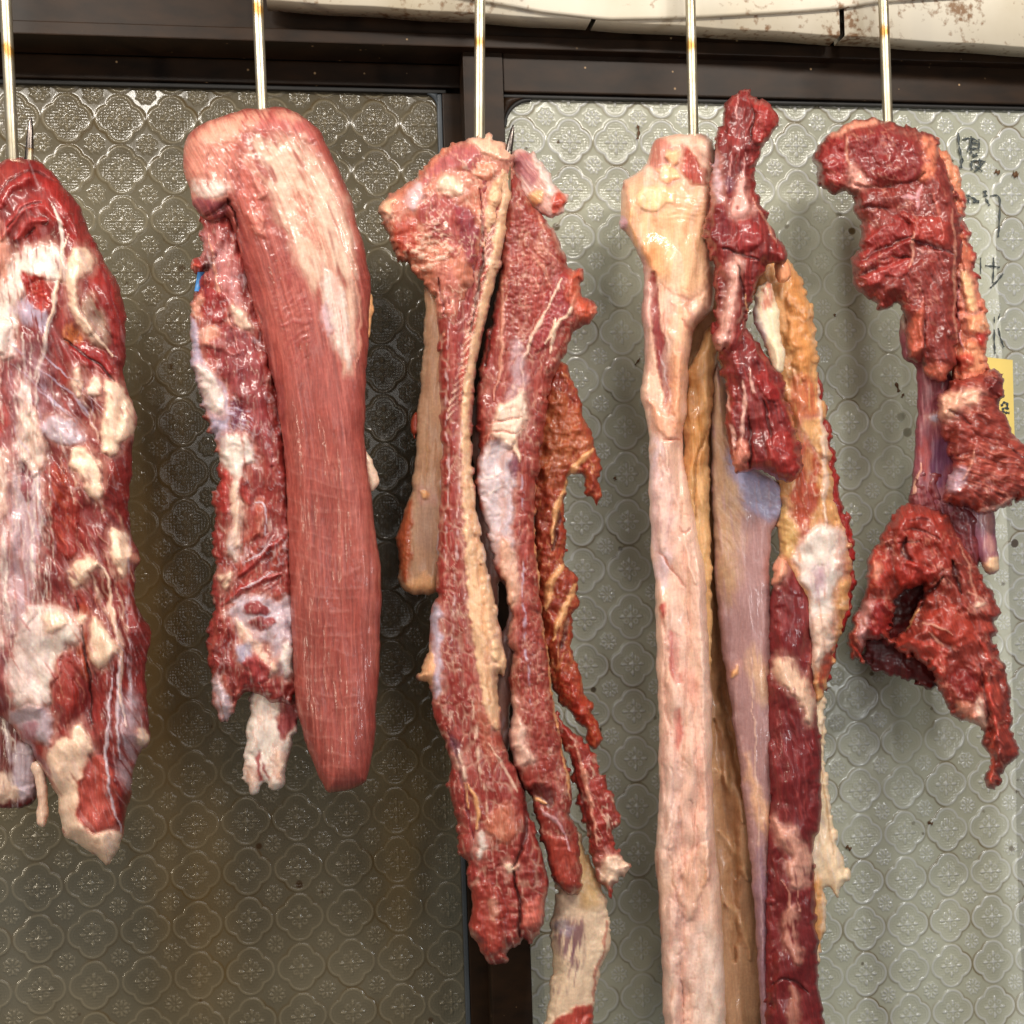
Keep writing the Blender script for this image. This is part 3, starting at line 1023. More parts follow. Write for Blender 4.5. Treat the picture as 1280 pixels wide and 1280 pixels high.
p.pol('28,762 60,755 84,764 104,772 96,800 80,806 72,850 60,884 42,896 20,880 10,850 22,800', 'wht', .92, 12, 6, streak=(6, 50, .35))
p.pol('52,766 78,766 82,784 60,792|88,770 104,764 104,786', 'cream', .95, 7, 5)
p.pol('8,890 40,880 66,890 60,930 44,925 20,912', 'mem', .85, 8, 4)
p.pol('26,905 46,900 48,930 30,925', (160, 90, 110), .7, 8, 2)
p.pol('70,820 86,812 98,860 90,905 74,890 64,860', (150, 44, 40), .9, 8, 5)
p.pol('64,930 80,918 90,930 92,910 104,900 116,934 108,950 100,985 96,1010 110,1044 140,1040 154,1040 150,1062 132,1084 100,1062 76,1050 68,1000 60,950', 'cream', .92, 6, 6, jit=3, streak=(8, 30, .2))
p.pol('104,956 122,944 140,962 148,1000 146,1032 118,1042 98,1026 94,1000', (178, 76, 70), .95, 6, 2)
p.ln('140,850 134,900 132,950 138,1000 152,1040|150,820 146,880 150,950', 5, 'mem', .85, 3)
p.pol('146,880 170,850 180,930 160,1000 150,960', 'mem', .5, 14, 0, streak=(4, 60, .5))
p.pol('170,905 184,915 188,930 174,934', 'cream', .9, 5, 3)
p.pol('158,690 172,694 172,706 160,706', 'pink', .8, 4, 3)
p.pol('0,420 60,430 70,540 50,700 60,880 0,900 -30,700', (170, 120, 132), .3, 40, 0, streak=(7, 60, .6))
p.strands(-10, 62, 400, 780, 46, 'wht', 2.2, .7, 3, (70, 190))
p.strands(10, 110, 420, 620, 14, 'lav', 2.4, .6, 26, (40, 90), seed=1)
p.strands(128, 168, 620, 900, 14, 'mem', 2.6, .6, 4, (60, 150), seed=2)
p.strands(60, 130, 640, 900, 12, 'pink', 2.2, .5, 20, (40, 90), seed=3)
p.ang(70).fib(5, 60, .8, 'mem', .22, .25)
p.done()


# ---- 2: pork loin
c = Cut('loin_cut', 'thick smooth rose coloured loin with a broad white fat streak, second from left', 'meat', 330, 140)
p = Part(c, 'fat_tail', '310,872 330,852 356,850 374,868 373,900 368,925 362,945 359,964 354,987 336,990 331,978 321,984 317,995 309,993 304,962 308,945 307,914 314,884',
         14, 16, z=-12, col='wht', jit=2.5, ragged=10)
p.tone(14, .12).lump(18, 4, 2).vein('fat', .6, 14, 2).pol('348,868 374,870 370,910 352,930 344,910|318,938 324,936 330,975 322,974|328,950 336,960 336,982', (150, 50, 62), .95, 5, -2)
p.pol('306,960 314,962 314,990|340,930 360,940 354,984', 'fat', .8, 6, 2).fib(4, 24, .8, 'pink', .4, .1)
p.done()
p = Part(c, 'trimmings', '252,255 285,250 310,300 340,420 362,560 372,700 376,830 372,868 350,884 322,868 308,862 300,872 292,891 280,904 271,902 266,880 265,850 260,824 258,800 262,786 266,756 264,740 270,705 265,680 270,650 264,622 274,600 274,577 268,560 266,540 262,545 255,515 248,488 241,470 239,450 238,400 239,372 247,360 256,342 240,338 237,328 246,322 255,316 250,285',
         32, 24, z=-4, col=(138, 46, 46), jit=3.5, jl=10, ang=88, pw=.42, ragged=34)
p.lump(26, 8, 1.6).lump(11, 3, 1.5, k=2).tone(24, .28, 1.6).fib(7, 60, 2, 'rose', .4, .1)
p.pol('250,290 275,282 300,330 306,420 290,400 270,350 254,330', (188, 120, 124), .75, 10, 2, streak=(4, 40, .4))
p.ln('262,290 266,330 272,360 286,400 300,440', 5, 'pink', .9, 3)
p.pol('254,322 268,312 268,336 256,340', 'deep', .8, 6, -4).pol('238,326 254,330 252,340 240,338', (190, 80, 70), .9, 4, 3)
p.pol('252,366 284,366 300,392 280,404 258,396', (150, 44, 50), .9, 6, 4)
p.pol('240,372 252,368 250,400 240,392', 'pink', .9, 5, 3)
p.pol('246,410 262,400 280,416 296,440 292,446 270,436 250,428', 'pink', .95, 5, 4)
p.pol('286,380 306,390 318,410 304,414 292,400', 'fat', .9, 5, 4)
p.pol('262,420 300,404 324,440 336,520 342,600 316,540 290,480 268,450', (142, 58, 66), .9, 10, 6, r=18)
p.pol('238,395 246,400 250,440 262,470 284,480 286,505 282,560 270,556 262,520 246,490 238,450', 'lav', .95, 6, 3, jit=3)
p.pol('244,450 262,470 282,490 276,520 262,512 248,480', 'wht', .8, 8, 3)
p.pol('284,500 300,500 312,530 300,550 286,540', (112, 44, 72), .9, 6, 2).ang(20).fib(4, 20, 2, 'lav', .7, .1, m='284,490 312,500 320,560 290,560')
p.ang(88)
p.pol('272,545 308,540 318,560 320,575 306,582 302,606 298,640 304,690 294,704 286,690 290,640 288,600 284,580 274,574', 'wht', .95, 6, 5, r=9, jit=3.5)
p.pol('288,606 300,600 304,680 292,690', 'fat', .9, 6, 4, jit=3)
p.pol('268,590 288,588 290,640 270,640|300,596 312,600 308,640 302,620', (164, 50, 50), .9, 5, 5)
p.pol('316,622 328,616 336,640 330,670 316,660', 'rose', .9, 5, 3).ln('318,630 330,626 334,650 330,672', 3, 'mem', .9, 1)
p.ang(-48).fib(9, 60, 4, 'brt', .4, .0, m='290,670 350,660 364,740 300,760 268,740', dk=.25)
p.ln('300,720 330,690 356,672|276,756 310,730 352,716', 9, (160, 52, 54), .9, 5).ln('306,704 340,680|300,738 344,712|290,752 306,744', 3, 'mem', .85, 1)
p.pol('274,720 286,712 290,728 280,738', 'cream', .95, 4, 5)
p.pol('282,760 300,748 326,744 348,756 366,740 370,780 362,850 346,840 336,800 318,806 300,796 292,776', 'mem', .85, 8, 3, jit=3, streak=(8, 20, .25))
p.pol('302,758 330,752 340,766 318,776|310,780 340,770 344,782 318,790', (144, 46, 54), .95, 4, 4)
p.pol('290,770 304,778 318,800 330,816 346,832 340,850 326,830 308,806', 'fat', .9, 6, 4, jit=3)
p.pol('292,806 312,800 320,822 300,830', 'blu', .7, 7, 2).pol('304,820 330,816 342,846 322,860 308,846', (162, 56, 62), .95, 5, 5)
p.pol('350,810 364,800 368,840 354,846', 'wht', .95, 5, 5)
p.ang(75).fib(8, 50, 3, 'dark', .6, .05, m='266,760 290,790 304,860 276,900 262,860')
p.pol('266,850 278,850 288,890 274,902', 'mem', .85, 8, 2, streak=(4, 30, .3))
p.ang(86).vein('mem', .55, 15, 2.2, .09, .6).fib(4, 30, 1, 'wht', .25, .25)
p.done()
p = Part(c, 'fat_fringe', '446,330 462,345 466,380 462,410 455,440 448,420', 9, 9, z=-14, col='orfat', jit=2).tone(9, .2)
p.done()
p = Part(c, 'fat_fringe', '452,560 468,582 474,592 472,604 464,616 454,600', 9, 9, z=-14, col='cream', jit=2.5).tone(9, .2)
p.done()
p = Part(c, 'loin', '229,190 232,172 242,160 258,152 275,147 290,142 306,136 325,135 350,134 368,139 385,150 398,160 408,180 418,200 428,222 438,246 446,275 453,300 459,330 463,352 462,380 461,420 458,470 456,520 457,560 460,590 464,620 469,660 474,700 477,740 476,790 473,850 469,900 465,945 462,966 457,979 438,985 414,991 408,988 402,978 394,960 384,934 375,904 368,872 363,826 361,740 358,660 356,600 353,555 346,500 334,452 320,400 308,355 299,318 291,290 284,268 272,276 256,276 244,262 239,245 236,230 230,222',
         44, 34, z=6, col=(156, 72, 68), jit=1.3, jl=22, spine='290,150 350,260 392,400 408,560 418,720 424,990', pw=.36)
p.lump(60, 7, 2.5).tone(60, .14, 3).tone(14, .12, 2.2, k=4)
# knuckle of the fold at upper left
p.pol('228,180 256,152 300,140 300,180 290,240 262,272 238,250 230,222', (208, 140, 126), .8, 18, 2.5, r=26, streak=(8, 26, .5))
p.pol('236,228 262,222 282,232 276,246 250,250', 'wht', .75, 10, 2, streak=(6, 14, .4)).pol('240,246 272,252 286,262 262,278 244,266', (140, 66, 84), .85, 8, 1)
p.ln('244,272 268,268 290,252|286,250 296,275 306,330 330,420 350,510', 7, 'dark', .7, -7)
p.ln('296,270 312,330 336,420 352,500 358,580', 12, (140, 62, 66), .55, -3)
p.pol('300,150 350,140 384,150 396,180 360,168 320,166', (196, 110, 112), .6, 14, 2, streak=(6, 24, .4))
p.pol('288,170 306,200 330,240 340,300 316,290 296,240', (190, 96, 88), .7, 16, 2, streak=(4, 18, .5))
p.pol('312,220 330,225 336,250 320,252|310,262 330,266 336,290 316,288', (214, 140, 128), .7, 9, 3, streak=(4, 9, .5))
# the white back fat
p.pol('304,188 316,174 340,168 375,168 392,192 416,222 430,256 440,310 447,362 446,420 440,466 431,468 422,430 404,380 376,334 354,292 338,240 312,206', (220, 188, 168), .88, 22, 1.5, jit=5, jl=20, streak=(13, 50, .6))
p.pol('398,330 430,360 440,440 430,464 416,420', 'wht', .85, 10, 2, streak=(4, 30, .3))
p.pol('360,230 385,240 404,290 412,330 396,320 374,280', (186, 104, 92), .7, 12, -1, streak=(3, 22, .6))
p.pol('400,380 412,372 414,420 404,410', (200, 170, 180), .8, 7, 1)
p.ln('440,330 450,380 452,430 442,462', 4, 'pink', .8, 1.5)
p.ln('394,196 424,250 440,320', 8, 'fat', .5, 1.5, soft=.9)
# fibres and the fine cross bands of the silverside
n = fbm(p.t / 120, p.w / 60, 5, 2)
p.fib(6, 160, 1.5, (190, 104, 98), .35, .1, dk=.14)
p.fib(3, 90, .8, (198, 118, 110), .25, .2, k=5)
lower = sm(470, 640, p.Y) * (1 - .3 * sm(930, 990, p.Y))
ph = (p.Y + .0045 * (p.X - 400) ** 2 * .9 - .22 * (p.X - 360) + 9 * noise(p.X / 45, p.Y / 40, 3)) / 17.5 + .5 * noise(p.Y / 70, p.Y * 0, 2)
b = .5 + .5 * np.cos(ph * 6.2832)
br = sm(-.3, .3, noise(p.X / 16, p.Y / 8, 44) + .25)
p.H += lower * sm(0, 40, p.d) * (.3 * b ** 3 * br)
p.mix(lower * sm(.8, 1, b) * .17 * br * sm(458, 430, p.X), (206, 140, 136))
low2 = sm(540, 660, p.Y)
col = .5 + .5 * np.cos((p.w + 2 * noise(p.t / 60, p.w / 20, 8)) / 6.2 * 6.2832)
p.H += low2 * p.edge * .4 * col
p.C *= (1 - .11 * low2 * sm(.55, .1, col))[..., None]
p.strands(330, 440, 480, 900, 44, (196, 116, 106), 1.6, .34, 4, (60, 200), h=.4)
p.strands(330, 440, 480, 900, 40, (128, 48, 46), 1.8, .45, 4, (60, 200), h=-.5, seed=4)
p.pol('240,170 290,142 330,136 330,150 300,170 262,186|340,136 380,144 372,156 346,150', (220, 160, 142), .7, 12, 1.5, streak=(5, 16, .5))
p.pol('380,168 404,196 428,240 436,280 420,250 396,206', (206, 146, 134), .6, 10, .5, streak=(4, 12, .5))
p.lump(9, 2.2, 1.5, k=8, m=p.mask('228,180 300,140 400,150 440,260 330,330 300,260 240,260', 30))
p.ln('262,190 256,216 262,240|286,200 280,226 284,244|300,196 302,230 296,250', 4, (150, 74, 76), .45, -1.6, soft=.9)
p.ang(-35).fib(5, 22, 1.6, (150, 58, 60), .6, .05, m='330,290 372,330 400,440 372,470 344,400')
p.ang(90).pol('432,560 462,600 476,740 470,860 452,760 440,660', (190, 112, 104), .35, 20, 0, streak=(5, 60, .5))
p.done()

# ---- 3: long marbled flank, folded over its hook
c = Cut('flank_cut', 'long marbled flank of several hanging strips, in the middle in front of the window stile', 'meat', 604, 170)
p = Part(c, 'fat_tail', '700,1010 726,1050 744,1096 757,1118 762,1140 763,1188 752,1204 747,1225 742,1254 738,1330 676,1330 680,1280 684,1254 690,1214 690,1170 688,1155 694,1122 696,1080',
         22, 30, z=-22, col=(226, 196, 168), jit=2, ang=97, ragged=8)
p.tone(30, .15, 2).lump(24, 4, 2.5).pol('700,1030 750,1060 756,1130 730,1140 715,1110', (196, 156, 104), .8, 16, 1)
p.pol('692,1152 714,1146 730,1150 734,1180 726,1214 706,1200 692,1180', (118, 70, 90), .8, 16, 1, streak=(5, 30, .7))
p.fib(5, 60, 1.2, (120, 74, 100), .6, .1, m='684,1170 735,1180 720,1240 684,1250').pol('694,1150 716,1152 712,1170 700,1170', 'lav', .5, 7)
p.pol('690,1270 722,1262 744,1250 740,1300 690,1310', (172, 52, 46), .95, 6, 3).ln('758,1150 756,1190 744,1215 742,1250', 6, 'mid', .7, 1)
p.done()
p = Part(c, 'back_flap', '690,440 713,465 722,500 739,540 746,566 752,590 750,612 746,632 741,622 732,622 731,604 722,590 708,604 704,632 708,660 808,690 706,704 716,715 722,726 722,755 714,775 716,826 726,850 738,878 744,900 754,922 745,940 735,930 728,905 712,890 692,870 676,800 668,700 664,600 672,500'.replace('808,690', '708,688'),
         20, 22, z=-26, col=(146, 50, 34), jit=2.6, jl=12, ang=100, ragged=26)
p.tone(22, .35).lump(16, 6).fib(4, 40, 1.6, (182, 88, 52), .4, .1).vein('orfat', .5, 18, 2)
p.pol('676,520 700,480 736,540 740,575 712,575 690,620 674,600', (164, 84, 50), .75, 14, 2, streak=(4, 30, .4))
p.ln('742,560 722,580 700,620 688,680|706,704 690,720 684,760|720,730 706,760 690,800', 10, 'orfat', .9, 5)
p.ln('700,640 690,690|712,770 700,810', 8, 'deep', .8, -4)
p.pol('690,840 720,850 744,900 748,934 716,900', (160, 44, 28), .9, 10, 3).grain(6, 1.6, 'orfat', .3)
p.done()
p = Part(c, 'back_strip', '690,880 712,915 730,925 742,940 752,962 760,985 769,997 777,1027 764,1042 769,1063 780,1074 790,1084 782,1092 766,1110 764,1130 757,1112 748,1103 742,1070 733,1040 725,1010 714,960 700,925',
         17, 18, z=-10, col=(150, 48, 44), jit=3, jl=9, ang=70, ragged=26)
p.tone(20, .3).lump(14, 4).vein('fat', .85, 15, 2.5, .1).grain(7, 1.5).pol('756,1066 778,1072 790,1084 766,1106 750,1096', 'cream', .95, 6, 4)
p.ln('718,930 736,990 748,1060|730,960 742,1010', 6, 'pink', .8, 3).ln('716,950 730,1010 742,1060', 4, 'deep', .7, -2)
p.done()
p = Part(c, 'membrane_flap', '530,345 562,380 566,480 560,580 556,690 552,735 543,743 517,744 504,738 498,722 498,690 495,668 505,640 514,609 518,579 521,535 526,468 531,402',
         13, 14, z=-16, col=(198, 152, 122), jit=1.8, ang=93)
p.tone(30, .14, 3).lump(26, 3, 3).fib(5, 110, .9, (216, 180, 150), .4, .1)
p.pol('494,665 514,612 516,650 510,735 498,722', (172, 70, 34), .9, 7, 2).grain(7, 1.4, 'orfat', .4, m='492,660 516,605 512,740 495,735')
p.pol('522,600 545,600 545,690 520,690', (170, 140, 128), .5, 18).ln('532,530 534,600 530,624', 3, (178, 130, 90), .7, 1.5).pol('528,612 540,614 538,626 530,626', 'orfat', .9, 4, 3)
p.ln('556,540 552,640 548,700', 6, (186, 176, 184), .7, 1).pol('504,725 545,715 545,744 504,742', 'orfat', .8, 10, 1)
p.done()
p = Part(c, 'red_tag', '512,520 524,512 524,545 518,540 521,556 514,536', 4, 4, z=-18, col=(160, 60, 36), jit=2).tone(6, .2)
p.done()
p = Part(c, 'inner_sheet', '588,480 640,480 668,560 664,700 640,860 634,960 618,940 610,850 600,700 590,600', 10, 14, z=-14, col=(150, 112, 104), jit=2,
         holes=('624,722 634,735 637,760 632,782 625,792 621,760',))
p.tone(30, .2).fib(5, 60, 1, 'mem', .4, .1)
p.done()
p = Part(c, 'side_wing', '632,196 646,186 662,188 680,203 690,222 700,238 713,246 706,262 692,276 680,270 664,264 646,250', 18, 18, z=-6, col=(222, 180, 172), jit=2.2, ang=50, ragged=8)
p.tone(16, .14).pol('640,190 660,192 676,214 664,236 646,220', (168, 84, 100), .85, 9).pol('664,190 684,208 698,238 690,252 676,226', 'wht', .8, 6, 3, streak=(4, 20, .3))
p.pol('694,240 713,246 704,264 692,274 688,258', (182, 60, 46), .95, 6, 2).pol('662,234 680,238 680,258 664,258', 'orfat', .95, 6, 4).fib(4, 24, 1.3, 'pink', .4, .1)
p.done()
# second strip (right)
p = Part(c, 'lean_strip', '628,214 646,216 664,255 678,270 688,276 698,298 708,325 712,338 728,337 729,352 727,370 738,376 748,387 740,402 726,410 716,420 704,448 694,465 687,485 684,524 678,545 676,579 668,624 667,668 673,704 676,757 678,787 684,817 688,847 694,886 706,942 716,991 714,1017 723,1054 729,1070 729,1103 722,1116 713,1121 700,1113 687,1090 680,1057 670,1031 670,1004 660,992 650,975 640,950 634,926 640,893 638,870 636,847 640,817 634,800 638,775 636,757 630,735 620,714 614,686 603,648 595,618 594,585 600,559 594,520 596,490 602,445 614,402 622,353 626,290',
         32, 17, z=2, col=(146, 54, 50), jit=1.8, jl=14, spine='640,210 660,340 650,500 640,660 655,800 670,930 700,1110', pw=.45, ragged=44)
p.lump(34, 6, 2).tone(34, .22, 2.4).fib(5, 60, 1.3, 'rose', .35, .15)
p.grain(8, 2.6, 'pink', .35, m='632,260 690,270 712,340 690,420 640,440 622,400')
p.ang(60).fib(5, 50, 1.8, 'pink', .6, .05, m='668,250 700,300 706,340 690,390 664,360')
p.pol('690,345 716,342 716,380 690,430 664,445 670,400', (150, 46, 56), .9, 8, 5, streak=(8, 30, .2))
p.ang(None or 120).ln('704,345 690,375 664,420 652,460 654,485', 5, 'fat', .85, 3).ln('722,360 716,385 692,410 680,430|694,400 688,440', 6, 'cream', .85, 3)
p.pol('710,340 730,338 726,372 748,388 738,402 720,400 708,372', (196, 84, 62), .8, 8, 4).lump(8, 3, 1, m=p.mask('705,335 750,335 750,420 690,440'))
p.pol('622,350 628,420 612,470 602,520 596,500 604,440', (140, 48, 50), .8, 6)
p.ln('626,330 630,400 626,460 618,500', 6, 'pink', .7, 3).ln('620,345 616,400 604,460', 5, 'deep', .9, -5)
p.pol('634,430 654,420 660,480 648,530 636,510', (188, 152, 160), .85, 10, 1, streak=(5, 40, .2))
p.ang(100).pol('610,540 620,510 640,505 656,480 660,520 648,545 636,560 620,545', (232, 204, 184), .95, 7, 6, jit=4, streak=(5, 14, .2))
p.ln('604,548 618,536 640,544 652,534|612,530 634,524 652,520', 3.5, 'mid', .8, -2.5)
p.pol('597,580 606,552 636,548 640,590 634,640 630,680 620,712 612,680 602,640', (202, 184, 188), .96, 7, -4, r=16, jit=2)
p.lump(18, 3, 2.2, k=6, m=p.mask('597,580 606,552 640,548 636,640 620,710 600,640', 8)).ln('604,600 630,590|606,620 634,604', 3, 'wht', .6, 1)
p.pol('632,580 640,560 642,620 640,680 634,700 630,670', (206, 196, 206), .7, 6, 2).ln('644,545 648,575', 8, 'cream', .95, 4)
p.pol('636,570 648,570 648,590 638,600', (112, 50, 76), .85, 6, -1)
p.pol('622,680 634,668 640,700 652,730 642,760 636,790 640,830 632,850 626,820 630,780 634,750 630,725', (220, 172, 152), .9, 6, 3, jit=3)
p.pol('632,880 640,860 650,900 654,926 668,948 652,962 640,940 632,920', (222, 178, 164), .95, 6, 5, r=10)
p.ln('672,600 668,668 676,740 684,812 692,880 704,940 714,1000', 4.5, 'orfat', .85, 1.5)
p.grain(9, 2.2, (214, 160, 146), .5, st=1.8, k=3).vein('fat', .4, 14, 2.4, .08, .5).ln('652,700 656,760 658,820 664,880|650,590 654,640', 4, (186, 168, 190), .6, .5, br=.3)
p.grain(7, 1.6, 'pink', .3, m='640,700 690,700 710,1000 660,980')
p.pol('660,985 690,976 700,1000 690,1010 672,1004', 'deep', .85, 6, -4).ln('664,996 684,1006', 6, 'orfat', .8, 4)
p.pol('680,1050 706,1040 726,1064 722,1112 700,1110', (166, 62, 52), .8, 12, 4).ln('676,1010 700,1030 712,1064', 5, (196, 150, 160), .7, 2)
p.done()
# main strip (left)
p = Part(c, 'lean_strip', '548,352 560,300 580,240 596,200 622,188 638,206 641,230 637,262 632,300 624,337 614,375 607,405 598,445 592,485 590,550 594,600 596,639 606,686 611,720 616,746 622,772 628,796 634,830 630,850 624,838 622,860 626,900 628,926 640,955 654,981 660,1011 668,1037 680,1070 685,1096 684,1132 677,1166 663,1181 650,1175 632,1188 637,1200 622,1207 606,1203 598,1182 590,1175 585,1155 591,1119 584,1103 586,1077 577,1073 570,1057 575,1037 565,1008 559,968 565,958 555,926 545,903 537,880 541,858 517,849 526,836 537,800 538,760 546,745 546,710 548,654 552,609 553,550 548,480 547,420',
         34, 16, z=12, col=(144, 50, 48), jit=1.6, jl=16, spine='606,190 580,360 570,520 578,700 592,860 606,1000 630,1200', pw=.45, ragged=44)
p.lump(34, 5, 2.2).tone(34, .22, 2.5).fib(6, 70, 1.2, (180, 92, 84), .35, .15)
# cream band along its right side with the feathered edge
p.pol('625,200 640,212 640,235 636,270 622,335 606,400 596,440 588,500 588,560 592,610 598,650 608,690 614,730 624,780 634,832 628,848 622,850 626,915 610,905 600,850 590,790 584,740 582,690 580,640 577,560 576,500 584,440 596,385 612,330 622,280 628,240', (226, 182, 146), .97, 5, 3, jit=2.4, jl=9, r=6)
p.ln('586,600 592,660 600,720 606,800 614,880|598,700 606,740', 7, (214, 150, 108), .6, -2, soft=.8).ln('598,640 606,690 612,740', 5, 'wht', .6, 2).pol('614,800 628,800 634,834 626,850 618,840', (236, 196, 156), .9, 5, 5)
p.ln('608,330 596,385 582,440 574,500', 8, (176, 62, 56), .9, 4)
for k in range(26):            # short pale ticks of fat crossing the upper band
    q = k / 25
    x, y = np.interp(q, [0, .4, 1], [626, 606, 572]), 262 + 250 * q
    p.ln(f'{x-14:.0f},{y+12:.0f} {x-6:.0f},{y+3:.0f} {x:.0f},{y-1:.0f}', 3.4, (232, 190, 172), .75, 1.2)
p.ln('600,250 596,300 590,350 584,400|584,330 578,400 572,480 568,560', 7, (138, 46, 56), .6, -2, soft=.8)
p.ln('606,300 600,360 586,420', 6, 'deep', .8, -6)
p.ln('562,400 558,500 560,580 556,700|576,520 574,600 570,700 566,800', 3.6, (204, 172, 176), .7, .8, br=.3)
p.grain(11, 2.2, 'fat', .5, st=1.9).vein('fat', .45, 12, 1.5, .08, .6, m='550,560 590,560 600,700 606,880 640,960 600,1000 540,860')
p.vein((232, 196, 186), .45, 18, 2, .07, .6)
p.pol('540,752 550,760 550,800 552,860 546,880 538,840', (188, 178, 196), .85, 6, 2).pol('516,848 528,822 538,800 542,840 540,860', (232, 176, 138), .95, 5, 3)
p.pol('590,860 612,890 624,920 620,960 600,930', (196, 110, 90), .5, 16, 1).ln('590,870 596,940 606,990 612,1030|612,930 632,960 646,990', 5, 'fat', .65, 1.6, br=.4)
p.pol('566,935 578,944 586,970 580,978 572,960', 'fat', .9, 6, 4).ln('584,980 600,1010 596,1036|580,980 586,1010', 6, 'orfat', .8, 3)
p.pol('604,1020 640,1000 650,1040 630,1060 610,1050', (206, 124, 100), .6, 16, 4, streak=(6, 18, .3))
p.pol('600,1036 606,1050 602,1080 596,1060', 'wht', .85, 5, 3).pol('632,1076 646,1078 644,1090 634,1088', 'cream', .9, 4, 4)
p.ln('650,980 662,1020 652,1060 640,1085', 7, 'deep', .8, -6).ln('642,1090 652,1130 650,1170', 8, 'deep', .85, -7).ln('556,910 572,940 580,990 592,1050', 5, (120, 30, 50), .7, -3)
p.pol('586,1110 620,1100 632,1140 626,1190 606,1200 592,1170', (158, 56, 48), .8, 8, 5, streak=(6, 14, .2)).lump(10, 4, 1, m=p.mask('570,1060 690,1060 690,1210 580,1210'))
p.pol('652,1130 680,1120 676,1160 656,1166', (210, 110, 100), .8, 7, 4).pol('612,1120 622,1120 622,1150 614,1148', 'pink', .8, 5, 2)
p.pol('560,920 576,925 574,950 562,942', 'vio', .7, 7, -1)
p.done()
# shoulder of the fold, over the hook
p = Part(c, 'folded_top', '470,262 478,252 486,243 498,238 512,226 530,208 548,190 566,180 582,172 604,166 624,172 640,192 644,215 636,230 628,262 616,300 606,330 596,360 585,400 572,440 556,430 545,385 536,356 524,350 512,330 500,322 496,328 493,316 484,300 481,290 478,275',
         36, 26, z=16, col=(188, 112, 94), jit=3, jl=10, spine='560,180 575,300 565,440', pw=.45, ragged=26)
p.lump(26, 7, 1.4).tone(24, .2).lump(9, 2.6, 1.2, k=3)
p.pol('586,172 606,164 630,176 642,196 630,206 612,190 594,184', (236, 184, 160), .9, 8, 4)
p.pol('566,184 592,180 604,192 590,212 560,214 540,222 530,236 524,226 546,198', (172, 88, 100), .8, 10, 2, streak=(5, 16, .3))
p.pol('552,224 574,220 582,240 566,246 550,244', 'cream', .95, 9, 5).pol('590,208 606,200 618,212 608,226 592,222', (226, 146, 124), .9, 7, 6)
p.pol('474,258 490,246 500,250 492,268 482,272', (238, 180, 150), .85, 7, 4).pol('506,240 526,222 530,240 524,262 512,262', (224, 190, 196), .8, 8, 3)
p.pol('486,276 512,262 524,276 522,322 505,316 494,306', (168, 62, 50), .9, 8, 1, streak=(5, 12, .3))
p.pol('538,244 556,236 574,256 578,300 566,330 540,290 524,280 522,262', (160, 66, 72), .85, 10, 3, streak=(8, 20, .3))
p.ang(-10).fib(5, 16, 3, 'fat', .7, .05, m='514,290 560,270 566,350 540,352 512,330')
p.ang(95).pol('568,250 590,260 600,300 590,340 574,300', (138, 44, 64), .9, 7, 4).pol('604,240 622,230 628,262 612,300 600,290', (188, 92, 84), .8, 6, 3)
p.ang(30).fib(4, 18, 2, 'fat', .7, .1, m='606,226 628,226 624,300 600,330')
p.ang(95).ln('598,236 604,262 600,320|548,350 556,400', 5, 'dark', .8, -5).pol('606,250 620,222 636,214 640,232 630,280 612,330 598,380 590,420 582,420 596,360 612,300', (230, 182, 146), .9, 5, 4, jit=3)
p.pol('540,340 566,330 578,400 570,440 556,425', (176, 92, 92), .6, 14, 0, streak=(5, 30, .3))
p.vein('fat', .75, 13, 1.6, .1, .9)
p.done()

# ---- 4: big fat covered belly flank
c = Cut('belly_cut', 'very long pale fat covered flank running below the frame, fourth hook', 'meat', 866, 172, gap=.08)
ZB = -20
p = Part(c, 'fat_lining', '846,300 905,330 912,480 930,640 946,800 960,1000 968,1330 850,1330 846,900 850,600', 22, 40, z=-52, col=(192, 146, 112), jit=2, ang=88)
p.tone(40, .2, 3).lump(40, 9, 3).pol('880,480 912,600 906,760 890,900 876,760', (168, 120, 84), .6, 24, 0)
p.ln('904,620 896,740 902,860 916,980 922,1100|918,700 910,800 914,900 930,1000|894,900 902,980 914,1060 920,1200|900,860 916,930 936,1010', 20, (164, 112, 72), .4, -7, soft=.95)  # shade of the folds painted in as dark tan lines
p.ln('896,960 916,990 930,1030|900,1040 920,1066 934,1100|906,1130 926,1150 938,1200|898,880 912,906 926,930', 14, (214, 166, 124), .4, 4, soft=.95)
p.strands(885, 940, 560, 1200, 8, (176, 126, 88), 3, .3, 4, (40, 140), h=-.5)
p.done()
p = Part(c, 'red_edge', '1012,430 1030,500 1039,540 1046,600 1060,650 1070,700 1068,740 1060,775 1046,801 1040,840 1030,870 1024,800 1030,700 1022,560', 13, 14, z=-30, col=(150, 34, 34), jit=3, jl=8, ragged=22)
p.tone(12, .3).lump(12, 4).vein('pink', .5, 10, 2)
p.done()
p = Part(c, 'white_fringe', '1014,860 1028,866 1033,895 1027,935 1034,970 1039,1000 1044,1050 1057,1074 1062,1098 1054,1106 1047,1125 1040,1112 1032,1107 1030,1130 1034,1150 1024,1180 1018,1330 985,1330 1000,1100',
         12, 13, z=-26, col=(236, 206, 172), jit=2, ang=86, ragged=10)
p.tone(20, .12).lump(18, 4, 2).pol('1010,1090 1030,1100 1030,1180 1018,1300 1000,1300', (222, 152, 88), .9, 12).fib(5, 40, 1, 'wht', .4, .1).ln('1030,900 1024,950 1036,1020 1042,1070', 4, (196, 150, 110), .7, -2)
p.done()
